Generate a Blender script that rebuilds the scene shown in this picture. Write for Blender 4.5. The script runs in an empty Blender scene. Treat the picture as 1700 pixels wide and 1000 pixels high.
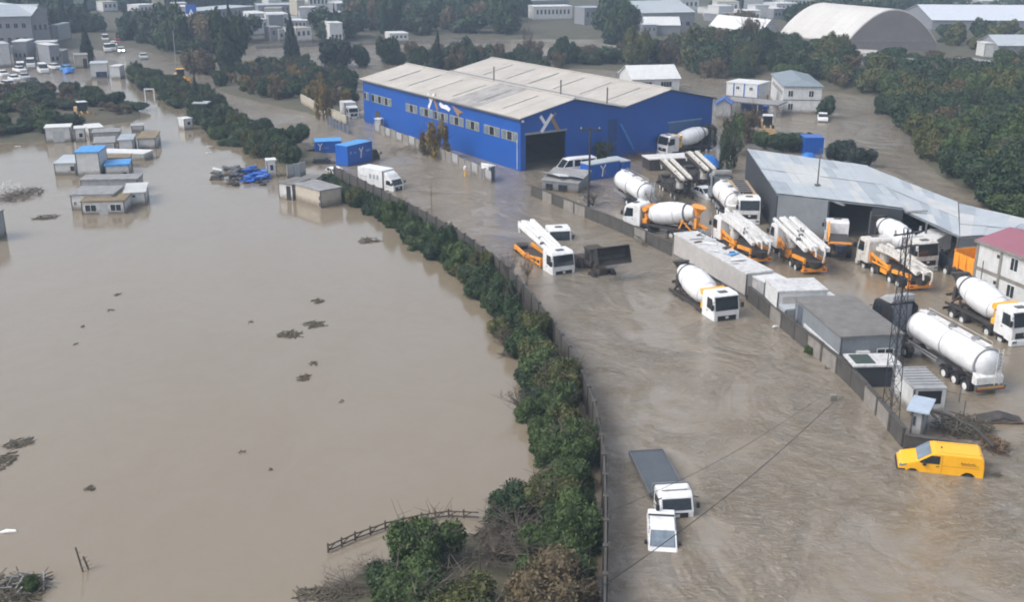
import bpy, bmesh, math, random
import numpy as np
from mathutils import Vector, Matrix
random.seed(7); np.random.seed(7)
rad = math.radians
S = bpy.context.scene; COL = S.collection
# ------------------------------------------------ camera
F = 1800.0; PITCH = 18.8636; CAMH = 32.52
cam = bpy.data.cameras.new('camera'); cam.sensor_width = 36; cam.lens = F/1700*36; cam.clip_end = 4000; cam.clip_start = .5
camo = bpy.data.objects.new('camera', cam); COL.objects.link(camo)
camo.location = (0, 0, CAMH); camo.rotation_euler = (rad(90-PITCH), 0, 0)
S.camera = camo
# ------------------------------------------------ sky, sun, exposure (overcast)
SUN_EL, SUN_AZ = rad(48), rad(250)
W = bpy.data.worlds.new('World'); S.world = W; W.use_nodes = True
nt = W.node_tree; bg = nt.nodes['Background']
sky = nt.nodes.new('ShaderNodeTexSky'); sky.sky_type = 'NISHITA'; sky.sun_disc = False
sky.sun_elevation = SUN_EL; sky.sun_rotation = SUN_AZ; sky.air_density = 1.0; sky.dust_density = 4.0; sky.ozone_density = 1.0
hs = nt.nodes.new('ShaderNodeHueSaturation'); hs.inputs['Saturation'].default_value = .48; hs.inputs['Value'].default_value = 1.0
nt.links.new(sky.outputs[0], hs.inputs['Color']); nt.links.new(hs.outputs[0], bg.inputs['Color'])
bg.inputs['Strength'].default_value = .15
sun = bpy.data.lights.new('sun', 'SUN'); sun.energy = .9; sun.angle = rad(25); sun.color = (1, .97, .93)
suno = bpy.data.objects.new('sun', sun); COL.objects.link(suno)
suno.rotation_euler = (rad(90)-SUN_EL, 0, math.pi-SUN_AZ)
S.view_settings.view_transform = 'Standard'; S.view_settings.look = 'None'; S.view_settings.gamma = 1
S.view_settings.use_curve_mapping = False; S.view_settings.exposure = .82
HAZE = .00072
S.render.engine = 'CYCLES'; S.cycles.filter_width = 1.9
# ------------------------------------------------ image ray -> place on the ground
_p = rad(PITCH); FW = Vector((0, math.cos(_p), -math.sin(_p))); UP = Vector((0, math.sin(_p), math.cos(_p))); CAM = Vector((0, 0, CAMH))
def ray(x, y): return FW*F + Vector((x-850, 0, 0)) + UP*(500-y)
def G(x, y, z=0.0):
    d = ray(x, y); t = (z-CAMH)/d.z; return CAM + d*t
def G2(x, y, z=0.0):
    p = G(x, y, z); return (p.x, p.y)
def onplane(x, y, p0, dr):
    """hit of the ray with the vertical plane through p0 along dr; gives (distance along, height)"""
    d = ray(x, y); n = Vector((-dr.y, dr.x, 0)); t = (p0-CAM).dot(n)/d.dot(n); q = CAM+d*t
    return (q-p0).dot(dr), q.z
def zat(base, y):
    """height of image row y above a ground place"""
    lo, hi = 0, 40
    for _ in range(40):
        m = (lo+hi)/2; v = Vector((base[0], base[1], m))-CAM
        yy = 500 - F*v.dot(UP)/v.dot(FW)
        if yy > y: lo = m
        else: hi = m
    return lo
# ------------------------------------------------ materials
MATS = {}
def mat(name, col, rough=.6, metal=0, var=.12, vs=1.5, dirt=0, dcol=(.16, .13, .10), bump=0, bs=20, spec=.5, wave=None, vcol2=None, tide=0):
    if name in MATS: return MATS[name]
    m = bpy.data.materials.new(name); m.use_nodes = True; n = m.node_tree.nodes; l = m.node_tree.links
    b = n['Principled BSDF']; b.inputs['Roughness'].default_value = rough; b.inputs['Metallic'].default_value = metal
    b.inputs['Specular IOR Level'].default_value = spec
    tc = n.new('ShaderNodeTexCoord'); oi = n.new('ShaderNodeObjectInfo')
    ad = n.new('ShaderNodeVectorMath'); ad.operation = 'ADD'; l.new(tc.outputs['Object'], ad.inputs[0]); l.new(oi.outputs['Location'], ad.inputs[1])
    no = n.new('ShaderNodeTexNoise'); no.inputs['Scale'].default_value = vs; no.inputs['Detail'].default_value = 5; no.inputs['Roughness'].default_value = .65
    l.new(ad.outputs[0], no.inputs['Vector'])
    mr = n.new('ShaderNodeMapRange'); mr.inputs[1].default_value = .3; mr.inputs[2].default_value = .7
    l.new(no.outputs[0], mr.inputs[0])
    mx = n.new('ShaderNodeMix'); mx.data_type = 'RGBA'
    c2 = vcol2 or tuple(min(1, c*(1+var)) for c in col); c1 = col if vcol2 else tuple(c*(1-var) for c in col)
    mx.inputs[6].default_value = (*c1, 1); mx.inputs[7].default_value = (*c2, 1)
    l.new(mr.outputs[0], mx.inputs[0]); out = mx.outputs[2]
    if dirt:
        n2 = n.new('ShaderNodeTexNoise'); n2.inputs['Scale'].default_value = 1.1; n2.inputs['Detail'].default_value = 8; n2.inputs['Roughness'].default_value = .75
        sc = n.new('ShaderNodeVectorMath'); sc.operation = 'MULTIPLY'; sc.inputs[1].default_value = (2.2, 2.2, .7)
        l.new(ad.outputs[0], sc.inputs[0]); l.new(sc.outputs[0], n2.inputs['Vector'])
        r2 = n.new('ShaderNodeMapRange'); r2.inputs[1].default_value = .5; r2.inputs[2].default_value = .72; r2.inputs[4].default_value = dirt
        l.new(n2.outputs[0], r2.inputs[0])
        m2 = n.new('ShaderNodeMix'); m2.data_type = 'RGBA'; l.new(r2.outputs[0], m2.inputs[0]); l.new(out, m2.inputs[6]); m2.inputs[7].default_value = (*dcol, 1)
        out = m2.outputs[2]
    if tide:   # silt mark left by the water on walls
        sx = n.new('ShaderNodeSeparateXYZ'); l.new(tc.outputs['Object'], sx.inputs[0])
        am = n.new('ShaderNodeMath'); am.operation = 'MULTIPLY_ADD'; l.new(no.outputs[0], am.inputs[0]); am.inputs[1].default_value = -1.3; l.new(sx.outputs[2], am.inputs[2])
        r3 = n.new('ShaderNodeMapRange'); l.new(am.outputs[0], r3.inputs[0]); r3.inputs[1].default_value = -.45; r3.inputs[2].default_value = tide-.45; r3.inputs[3].default_value = .85; r3.inputs[4].default_value = 0
        m3 = n.new('ShaderNodeMix'); m3.data_type = 'RGBA'; l.new(r3.outputs[0], m3.inputs[0]); l.new(out, m3.inputs[6]); m3.inputs[7].default_value = (.13, .105, .075, 1); out = m3.outputs[2]
    l.new(out, b.inputs['Base Color'])
    h = None
    if wave:
        wv = n.new('ShaderNodeTexWave'); wv.inputs['Scale'].default_value = wave[1]; wv.bands_direction = wave[0]
        l.new(tc.outputs['Object'], wv.inputs['Vector']); h = wv.outputs['Fac']
    elif bump:
        n3 = n.new('ShaderNodeTexNoise'); n3.inputs['Scale'].default_value = bs; n3.inputs['Detail'].default_value = 4
        l.new(tc.outputs['Object'], n3.inputs['Vector']); h = n3.outputs[0]
    if h:
        bp = n.new('ShaderNodeBump'); bp.inputs['Distance'].default_value = bump or .03; bp.inputs['Strength'].default_value = .6
        l.new(h, bp.inputs['Height']); l.new(bp.outputs[0], b.inputs['Normal'])
    MATS[name] = m; return m
WHITE = mat('white_paint', (.72, .73, .74), .35, dirt=.4, dcol=(.3, .27, .22))
WHITEDRUM = mat('white_drum_paint', (.70, .715, .74), .4, dirt=.38, dcol=(.42, .38, .32))
DIRTYWHITE = mat('dirty_white_paint', (.68, .68, .67), .5, dirt=.75, dcol=(.22, .19, .16))
MUDWHITE = mat('mud_spattered_white', (.6, .58, .54), .6, vs=3, dirt=.95, dcol=(.12, .1, .08))
ORANGE = mat('orange_paint', (.85, .33, .03), .4, dirt=.35)
YELLOW = mat('yellow_paint', (.88, .44, .015), .3, var=.04, dirt=.12, dcol=(.35, .2, .05))
AMBER = mat('amber_paint', (.85, .44, .04), .4, dirt=.3)
BLACK = mat('black_plastic', (.018, .018, .02), .5)
RUBBER = mat('rubber', (.022, .022, .022), .85)
DARK = mat('dark_chassis', (.04, .036, .034), .7, dirt=.5)
MUD = mat('dried_mud', (.040, .032, .025), .85, dirt=.4, bump=.02)
GLASS = mat('dark_glass', (.018, .024, .03), .08, var=.3)
PALEGLASS = mat('pale_glass', (.16, .2, .24), .15, var=.3)
RIM = mat('pale_rim', (.6, .6, .6), .4, dirt=.3)
STEEL = mat('steel', (.3, .31, .32), .4, metal=.5, dirt=.3)
BLUE = mat('blue_cladding', (.002, .075, .35), .5, var=.08, vs=.15, wave=('X', 1.1), bump=.03)
BLUEP = mat('blue_paint', (.003, .09, .42), .35, var=.05, dirt=.1)
LBLUE = mat('light_blue_sheet', (.06, .28, .62), .5, var=.15)
TARPB = mat('blue_tarpaulin', (.015, .15, .5), .5, var=.3, vs=3, bump=.05, bs=4)
FIBRE = mat('grey_fibre_cement_roof', (.43, .405, .37), .85, var=.12, vs=.25, dirt=.35, dcol=(.2, .19, .18), wave=('X', 1.6), bump=.05)
STAINROOF = mat('stained_fibre_cement_roof', (.30, .29, .28), .85, var=.3, vs=.5, dirt=.8, dcol=(.15, .14, .13))
METAL1 = mat('galvanised_sheet', (.42, .46, .49), .45, var=.1, vs=.4, dirt=.3, dcol=(.26, .27, .28), wave=('X', 2.2), bump=.03)
METAL2 = mat('weathered_sheet', (.34, .38, .42), .5, var=.15, vs=.4, dirt=.4, dcol=(.2, .21, .23), wave=('X', 2.2), bump=.03)
METAL3 = mat('pale_sheet', (.50, .51, .51), .5, var=.1, vs=.4, dirt=.3, dcol=(.3, .3, .3), wave=('X', 2.2), bump=.03)
GREYW = mat('grey_wall_sheet', (.20, .22, .24), .6, tide=.7, dirt=.5, dcol=(.12, .12, .12), var=.12, vs=.5, wave=('X', 3), bump=.02)
CONC = mat('concrete', (.22, .205, .185), .9, var=.2, vs=1.2, dirt=.6, dcol=(.1, .09, .075), bump=.02)
CONCD = mat('wet_concrete', (.066, .061, .055), .8, var=.3, vs=1.2, dirt=.7, dcol=(.04, .036, .03), bump=.02)
CONCB = mat('bluish_concrete', (.09, .105, .135), .8, var=.25, vs=1.2, dirt=.4, dcol=(.07, .075, .08), bump=.02)
CABW = mat('cabin_white', (.56, .57, .57), .6, tide=.6, dirt=.45, dcol=(.35, .31, .26))
CABG = mat('cabin_grey', (.33, .34, .35), .6, tide=.5, dirt=.45)
CREAM = mat('cream_wall', (.42, .385, .32), .75, tide=.8, dirt=.5, dcol=(.3, .25, .19))
ROOFG = mat('grey_roof', (.24, .245, .25), .8, var=.25, vs=1, dirt=.5)
ROOFT = mat('dull_roof_felt', (.16, .155, .15), .85, var=.25, vs=.8, dirt=.3)
ROOFB = mat('brown_roof', (.20, .16, .10), .85, var=.25, vs=1, dirt=.5)
ROOFM = mat('magenta_roof', (.27, .105, .14), .7, var=.08, vs=.5)
ROOFW = mat('white_roof', (.6, .61, .61), .6, dirt=.35, dcol=(.35, .34, .33))
ROOFL = mat('lilac_white_roof', (.56, .60, .66), .6, dirt=.25, wave=('X', .6), bump=.05)
TRIM = mat('grey_trim', (.10, .10, .105), .6)
IRON = mat('dark_iron', (.022, .026, .034), .6)
FRAMEY = mat('pale_window_frame', (.30, .29, .24), .6)
WOOD = mat('weathered_wood', (.10, .08, .06), .9, var=.3, vs=4)
RUST = mat('rusty_scrap', (.13, .085, .05), .9, var=.5, vs=3)
TAN = mat('tan_paint', (.42, .29, .15), .6, dirt=.4)
SILVER = mat('silver_car', (.5, .51, .52), .3, dirt=.2)
BARK = mat('bark', (.07, .055, .045), .95, var=.3, vs=5)
SIGNAL = mat('tail_light_red', (.4, .02, .01), .3)
ARCHROOF = mat('pale_vault_roof', (.52, .51, .49), .7, var=.1, vs=.12, dirt=.3, dcol=(.36, .34, .32))
ARCHWALL = mat('brown_grey_cladding', (.17, .155, .155), .8, var=.12, vs=.3, wave=('X', 1.5), bump=.03)
FARWALL = mat('far_grey_wall', (.22, .23, .25), .8, dirt=.3)
LETTER = mat('dark_lettering', (.12, .05, .02), .6)
LETTERG = mat('grey_lettering', (.28, .32, .36), .6)
LOGOW = mat('white_logo', (.75, .76, .78), .5, var=.02)
LOGOB = mat('brown_logo', (.28, .18, .09), .5, var=.05)
def leafmat(name, c, c2, var=.35):
    m = mat(name, c, .6, var=var, vs=2.6, vcol2=c2, spec=.25); return m
LD = leafmat('dark_green_leaves', (.010, .022, .012), (.045, .078, .03))
LM = leafmat('green_leaves', (.016, .032, .013), (.085, .13, .038))
LO = leafmat('olive_leaves', (.028, .04, .016), (.125, .13, .042))
LA = leafmat('autumn_leaves', (.12, .085, .03), (.28, .2, .06))
LB = leafmat('brownish_leaves', (.07, .055, .035), (.15, .115, .06))
LC = leafmat('conifer_needles', (.012, .022, .018), (.03, .045, .03))
LT = leafmat('dry_twigs', (.06, .05, .04), (.13, .11, .085))
# ------------------------------------------------ mesh building
class MB:
    def __init__(s): s.v = []; s.f = []
    def add(s, vs, fs):
        b = len(s.v); s.v += [tuple(v) for v in vs]; s.f += [tuple(b+i for i in f) for f in fs]; return s
    def box(s, x0, x1, y0, y1, z0, z1):
        return s.add([(x0,y0,z0),(x1,y0,z0),(x1,y1,z0),(x0,y1,z0),(x0,y0,z1),(x1,y0,z1),(x1,y1,z1),(x0,y1,z1)],
                     [(0,3,2,1),(4,5,6,7),(0,1,5,4),(1,2,6,5),(2,3,7,6),(3,0,4,7)])
    def prism(s, pts, a, b, axis='y'):
        """pts in (x,z) extruded along y; axis 'x': pts in (y,z) along x; 'z': (x,y) along z"""
        n = len(pts)
        f = {'y': lambda p, t: (p[0], t, p[1]), 'x': lambda p, t: (t, p[0], p[1]), 'z': lambda p, t: (p[0], p[1], t)}[axis]
        return s.add([f(p, a) for p in pts]+[f(p, b) for p in pts],
                     [tuple(range(n)), tuple(range(2*n-1, n-1, -1))]+[(i, (i+1) % n+0, (i+1) % n+n, i+n) for i in range(n)])
    def slab(s, pts, th):
        """polygon of 3-D points given a thickness downwards"""
        n = len(pts); lo = [(p[0], p[1], p[2]-th) for p in pts]
        return s.add([tuple(p) for p in pts]+lo, [tuple(range(n)), tuple(range(2*n-1, n-1, -1))]+[(i, (i+1) % n, (i+1) % n+n, i+n) for i in range(n)])
    def lathe(s, prof, p0, p1, n=16):
        p0 = Vector(p0); p1 = Vector(p1); d = (p1-p0); L = d.length; d.normalize()
        u = d.orthogonal().normalized(); w = d.cross(u)
        vs = []; fs = []
        for t, r in prof:
            c = p0+d*(t*L)
            for i in range(n):
                a = 2*math.pi*i/n; vs.append(c+u*(math.cos(a)*r)+w*(math.sin(a)*r))
        for j in range(len(prof)-1):
            for i in range(n):
                k = (i+1) % n; fs.append((j*n+i, j*n+k, (j+1)*n+k, (j+1)*n+i))
        fs.append(tuple(range(n-1, -1, -1))); m = (len(prof)-1)*n; fs.append(tuple(range(m, m+n)))
        return s.add(vs, fs)
    def cyl(s, p0, p1, r0, r1=None, n=10): return s.lathe([(0, r0), (1, r0 if r1 is None else r1)], p0, p1, n)
    def path(s, pts, r, n=6):
        for a, b in zip(pts, pts[1:]): s.cyl(a, b, r, n=n)
        return s
    def bar(s, p0, p1, w, h):
        """square bar between two points, flat side up"""
        p0 = Vector(p0); p1 = Vector(p1); d = (p1-p0).normalized(); sd = d.cross(Vector((0, 0, 1)))
        sd = sd.normalized() if sd.length > 1e-4 else Vector((1, 0, 0)); up = sd.cross(d)
        q = [sd*(a*w/2)+up*(b*h/2) for a, b in ((-1,-1),(1,-1),(1,1),(-1,1))]
        return s.add([p0+k for k in q]+[p1+k for k in q], [(0,3,2,1),(4,5,6,7),(0,1,5,4),(1,2,6,5),(2,3,7,6),(3,0,4,7)])
    def mesh(s, name, bevel=0, smooth=False):
        me = bpy.data.meshes.new(name); me.from_pydata(s.v, [], s.f); bm = bmesh.new(); bm.from_mesh(me)
        bmesh.ops.recalc_face_normals(bm, faces=bm.faces)
        if bevel:
            es = [e for e in bm.edges if len(e.link_faces) == 2 and e.calc_face_angle(0) > .5]
            bmesh.ops.bevel(bm, geom=es, offset=bevel, segments=2 if bevel > .05 else 1, affect='EDGES', profile=.6)
        if smooth:
            for f in bm.faces: f.smooth = True
            for e in bm.edges:
                if len(e.link_faces) == 2 and e.calc_face_angle(0) > .7: e.smooth = False
        bm.to_mesh(me); bm.free(); return me
    def build(s, name, m, parent=None, bevel=0, smooth=False):
        me = s.mesh(name, bevel, smooth); me.materials.append(m)
        o = bpy.data.objects.new(name, me); COL.objects.link(o)
        if parent: o.parent = parent
        return o
def box(name, m, parent, x0, x1, y0, y1, z0, z1, bevel=0): return MB().box(x0, x1, y0, y1, z0, z1).build(name, m, parent, bevel)
def tag(o, label, cat, group=None, kind=None):
    if label: o['label'] = label
    if cat: o['category'] = cat
    if group: o['group'] = group
    if kind: o['kind'] = kind
    return o
def thing(name, label, cat, loc=(0, 0, 0), rz=0, group=None, tilt=(0, 0)):
    o = bpy.data.objects.new(name, None); COL.objects.link(o); o.empty_display_size = .1
    o.location = (loc[0], loc[1], loc[2] if len(loc) > 2 else 0); o.rotation_euler = (tilt[0], tilt[1], rz)
    return tag(o, label, cat, group)
def struct(o): o['kind'] = 'structure'; return o
# ------------------------------------------------ setting: terrain, water, hills
def pix_poly(pts): return [G2(x, y) for x, y in pts]
def inside(P, poly):
    x, y = P[..., 0], P[..., 1]; r = np.zeros(x.shape, bool); n = len(poly)
    for i in range(n):
        x0, y0 = poly[i]; x1, y1 = poly[(i+1) % n]
        c = ((y0 > y) != (y1 > y)) & (x < (x1-x0)*(y-y0)/((y1-y0) if abs(y1-y0) > 1e-9 else 1e-9)+x0); r ^= c
    return r
def pdist(P, poly):
    d = np.full(P.shape[:-1], 1e9); n = len(poly)
    for i in range(n):
        a = np.array(poly[i]); b = np.array(poly[(i+1) % n]); ab = b-a; L = max(ab.dot(ab), 1e-9)
        t = np.clip(((P-a) @ ab)/L, 0, 1); d = np.minimum(d, np.linalg.norm(P-(a+t[..., None]*ab), axis=-1))
    return d
RIGHTBANK = [(1365,152),(1440,160),(1480,176),(1476,192),(1508,215),(1518,250),(1532,275),(1572,305),(1625,335),(1700,366),(1950,450),(2700,330),(2300,40),(1275,40),(1190,62),(1130,80),(1150,105),(1270,128)]
LEFTISLE = [(-500,165),(-40,150),(60,150),(150,158),(235,182),(238,200),(150,212),(72,236),(-200,246),(-500,255)]
HEDGE = [(218,118),(285,140),(340,160),(400,205),(455,228),(520,240),(560,262),(520,278),(478,285),(430,262),(375,232),(330,200),(262,160),(222,140)]
FARL = [(-900,92),(60,78),(165,84),(200,98),(215,80),(330,112),(430,74),(640,70),(840,66),(1010,66),(1130,70),(1240,62),(1700,60),(2600,60),(2600,-60),(-900,-60)]
BOTTOM = [(470,1010),(565,945),(640,908),(760,872),(830,846),(905,842),(1000,850),(1000,1200),(300,1200)]
NBAND = [(345,150),(400,118),(520,112),(590,128),(596,196),(545,200),(500,188),(430,172)]
MIDL = [(640,104),(860,92),(1020,92),(1120,108),(1060,120),(870,112),(760,120)]
LANDS = [(RIGHTBANK, 3.0, .16), (LEFTISLE, .6, .2), (HEDGE, .35, .2), (FARL, .7, .1), (BOTTOM, .12, .08), (NBAND, .4, .1), (MIDL, .4, .1)]
WALLTOP = [(556,279),(600,300),(650,325),(700,350),(760,383),(808,416),(850,452),(885,492),(920,537),(945,577),(966,617),(984,660),(996,710),(1003,760),(1006,850),(1005,930),(1004,1010)]
WALLH = 2.0
WALLP = [Vector(G(x, y, WALLH)) for x, y in WALLTOP]
def terrain_h(P):
    h = np.full(P.shape[:-1], -1.4)
    for poly, mx, k in LANDS:
        w = pix_poly(poly); ins = inside(P, w); d = pdist(P, w)
        hh = np.where(ins, np.minimum(mx, -.15+k*d*1.5), -1.4+np.clip(1.3-d*.6, 0, 1.3)); h = np.maximum(h, hh)
    D = P[..., 1]
    h += np.clip(D-640, 0, 400)*.12*(1+.25*np.sin(P[..., 0]*.01))
    h += np.where(h > 0, .12*np.sin(P[..., 0]*.9)*np.sin(P[..., 1]*.7), 0)
    return h
def fan_grid(n, m, d0, d1, spread):
    D = np.geomspace(d0, d1, m); T = np.linspace(-spread, spread, n)
    P = np.stack([np.outer(D, T), np.repeat(D[:, None], n, 1)], -1)
    idx = np.arange(n*m).reshape(m, n)
    q = np.stack([idx[:-1, :-1], idx[:-1, 1:], idx[1:, 1:], idx[1:, :-1]], -1).reshape(-1, 4)
    return P, q
def grid_obj(name, P, q, h, m):
    v = np.concatenate([P, h[..., None]], -1).reshape(-1, 3)
    me = bpy.data.meshes.new(name); me.from_pydata(v.tolist(), [], q.tolist()); me.materials.append(m)
    me.polygons.foreach_set('use_smooth', [True]*len(me.polygons))
    o = bpy.data.objects.new(name, me); COL.objects.link(o); return o
GROUNDM = mat('muddy_ground', (.10, .085, .06), .9, var=.3, vs=.2, vcol2=(.055, .06, .03), dirt=.5, dcol=(.07, .06, .045), bump=.1, bs=2)
P, q = fan_grid(300, 260, 14, 1500, 1.1)
struct(grid_obj('ground', P, q, terrain_h(P), GROUNDM))
# water: the pond is still, the road and the river run
POND = pix_poly([(x, y) for x, y in [(-1500,150),(60,148),(218,118),(300,158),(380,225),(470,272),(556,285)]]) + [(p.x, p.y) for p in WALLP] + [(0, -50), (-300, -50)]
YARD = pix_poly([(885,318),(1000,362),(1120,415),(1240,480),(1330,550),(1400,610),(1500,722),(1760,740),(1900,500),(1620,340),(1380,240),(1370,170),(1190,170),(1000,240)])
RIVER = pix_poly([(1375,150),(1500,160),(1560,260),(1720,372),(1900,450),(1600,345),(1400,250)])
def water_material():
    m = bpy.data.materials.new('muddy_water'); m.use_nodes = True; n = m.node_tree.nodes; l = m.node_tree.links; b = n['Principled BSDF']
    b.inputs['IOR'].default_value = 1.45; b.inputs['Specular IOR Level'].default_value = .85
    at = n.new('ShaderNodeAttribute'); at.attribute_name = 'flow'
    tc = n.new('ShaderNodeTexCoord')
    def noise(scale, det, vec, dist=0, rough=.6):
        k = n.new('ShaderNodeTexNoise'); k.inputs['Scale'].default_value = scale; k.inputs['Detail'].default_value = det
        k.inputs['Distortion'].default_value = dist; k.inputs['Roughness'].default_value = rough; l.new(vec, k.inputs['Vector']); return k.outputs[0]
    def stretch(v):
        k = n.new('ShaderNodeVectorMath'); k.operation = 'MULTIPLY'; k.inputs[1].default_value = v; l.new(tc.outputs['Object'], k.inputs[0]); return k.outputs[0]
    def math_(op, a, b_, c=None):
        k = n.new('ShaderNodeMath'); k.operation = op
        for i, t in enumerate((a, b_, c)):
            if t is None: continue
            if isinstance(t, (int, float)): k.inputs[i].default_value = t
            else: l.new(t, k.inputs[i])
        return k.outputs[0]
    big = noise(.045, 4, stretch((1, .6, 1)), 1.2); mid = noise(.25, 5, stretch((1, .8, 1)), 2.2, .7)
    rm = n.new('ShaderNodeMapRange'); l.new(math_('ADD', math_('MULTIPLY', big, .5), math_('MULTIPLY', mid, .5)), rm.inputs[0]); rm.inputs[1].default_value = .41; rm.inputs[2].default_value = .60
    fac = math_('MULTIPLY', rm.outputs[0], math_('ADD', math_('MULTIPLY', at.outputs['Fac'], .8), .2))
    mx = n.new('ShaderNodeMix'); mx.data_type = 'RGBA'; mx.inputs[6].default_value = (.210, .172, .120, 1); mx.inputs[7].default_value = (.262, .238, .205, 1); l.new(fac, mx.inputs[0])  # marbled silt tones; the greyer one also carries painted lilac sky reflection
    fo = n.new('ShaderNodeMapRange'); l.new(noise(.9, 7, stretch((1, .7, 1)), 1.6, .75), fo.inputs[0]); fo.inputs[1].default_value = .55; fo.inputs[2].default_value = .72
    m2 = n.new('ShaderNodeMix'); m2.data_type = 'RGBA'; l.new(math_('MULTIPLY', fo.outputs[0], math_('MULTIPLY', at.outputs['Fac'], .30)), m2.inputs[0]); l.new(mx.outputs[2], m2.inputs[6]); m2.inputs[7].default_value = (.40, .37, .33, 1)
    l.new(m2.outputs[2], b.inputs['Base Color'])
    r1 = noise(1.5, 5, stretch((.7, 1.2, 1)), 1.6, .7); r2 = noise(3.0, 4, stretch((.8, 1.2, 1)), .4)
    hgt = math_('ADD', math_('MULTIPLY', r1, .75), math_('MULTIPLY', r2, .30))
    amp = math_('ADD', math_('MULTIPLY', at.outputs['Fac'], .98), .02)
    pm = n.new('ShaderNodeMapRange'); l.new(noise(.12, 3, stretch((1, .7, 1)), 1.5), pm.inputs[0]); pm.inputs[1].default_value = .38; pm.inputs[2].default_value = .62; pm.inputs[3].default_value = .18; pm.inputs[4].default_value = 1.2; patch = pm.outputs[0]
    bp = n.new('ShaderNodeBump'); bp.inputs['Distance'].default_value = .7; bp.inputs['Strength'].default_value = 1
    l.new(math_('MULTIPLY', math_('MULTIPLY', hgt, amp), patch), bp.inputs['Height']); l.new(bp.outputs[0], b.inputs['Normal'])
    l.new(math_('ADD', math_('MULTIPLY', at.outputs['Fac'], .05), .04), b.inputs['Roughness'])
    return m
WATER = water_material()
P, q = fan_grid(620, 420, 14, 1500, 1.1)
fl = np.full(P.shape[:-1], .65)
fl = np.where(P[..., 1] > 330, .35, fl)
fl = np.where(inside(P, YARD), .13, fl); fl = np.where(inside(P, POND), .0, fl); fl = np.where(inside(P, RIVER), .85, fl)
o = struct(grid_obj('flood_water', P, q, np.zeros(P.shape[:-1]), WATER))
a = o.data.attributes.new('flow', 'FLOAT', 'POINT'); a.data.foreach_set('value', fl.reshape(-1).astype(np.float32))
# ------------------------------------------------ helpers for parts of buildings
def fr(p):  # z axis maps
    return p
def opening(par, face, W_, D_, u0, u1, z0, z1, frame=WHITE, pane=GLASS, npane=2, name='window'):
    """window or door on face f(front) l r b of a box W_ x D_"""
    def mk(nm, m, a, b, c, d, t0, t1, pr):
        if face == 'f': return box(nm, m, pr, a, b, -t1, -t0, c, d)
        if face == 'r': return box(nm, m, pr, W_+t0, W_+t1, a, b, c, d)
        if face == 'l': return box(nm, m, pr, -t1, -t0, a, b, c, d)
        return box(nm, m, pr, a, b, D_+t0, D_+t1, c, d)
    w = mk(name, frame, u0, u1, z0, z1, .003, .035, par)
    if name == 'door':
        mk('handle', BLACK, u0+.1, u0+.2, z0+(z1-z0)*.45, z0+(z1-z0)*.5, .035, .07, w); return w
    g = .07; s = (u1-u0-g*(npane+1))/npane
    for i in range(npane):
        a = u0+g+i*(s+g); mk('pane', pane, a, a+s, z0+g, z1-g, .036, .045, w)
    return w
def cabin(label, L, R, depth, h, wall=None, roof=None, ops=(), over=.12, name='portable_cabin', cat='cabin', group=None, zb=-1.3, rth=.16, trims=True, side=1, mono=0, base=0):
    """box building: front base edge runs from pixel L to pixel R, depth away from us"""
    a = G(*L, base); b = G(*R, base); d = b-a; Wd = d.length; rz = math.atan2(d.y, d.x)
    t = thing(name, label, cat, (a.x, a.y, base), rz, group)
    MB().prism([(0, zb), (Wd, zb), (Wd, h), (0, h)], 0, depth).build('wall', wall or CABW, t) if not mono else \
        MB().prism([(0, zb), (depth, zb), (depth, h+mono), (0, h)], 0, Wd, 'x').build('wall', wall or CABW, t)
    MB().add([(-over, -over, h+.003), (Wd+over, -over, h+.003), (Wd+over, depth+over, h+mono+.003), (-over, depth+over, h+mono+.003),
              (-over, -over, h+rth), (Wd+over, -over, h+rth), (Wd+over, depth+over, h+mono+rth), (-over, depth+over, h+mono+rth)],
             [(0,3,2,1),(4,5,6,7),(0,1,5,4),(1,2,6,5),(2,3,7,6),(3,0,4,7)]).build('roof', roof or ROOFG, t)
    if trims:
        for x, y in ((-.02, -.02), (Wd-.1, -.02), (Wd-.1, depth-.1), (-.02, depth-.1)):
            box('corner_post', TRIM, t, x, x+.12, y, y+.12, zb, h)
    for op in ops:
        k, f, u0, u1, z0, z1 = op[:6]; ln = Wd if f in 'fb' else depth
        opening(t, f, Wd, depth, u0*ln, u1*ln, z0, z1, name=k, frame=op[6] if len(op) > 6 else (WHITE if k == 'window' else CABG), npane=op[7] if len(op) > 7 else 2)
    t['w'] = Wd; del t['w']
    return t, Wd
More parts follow.
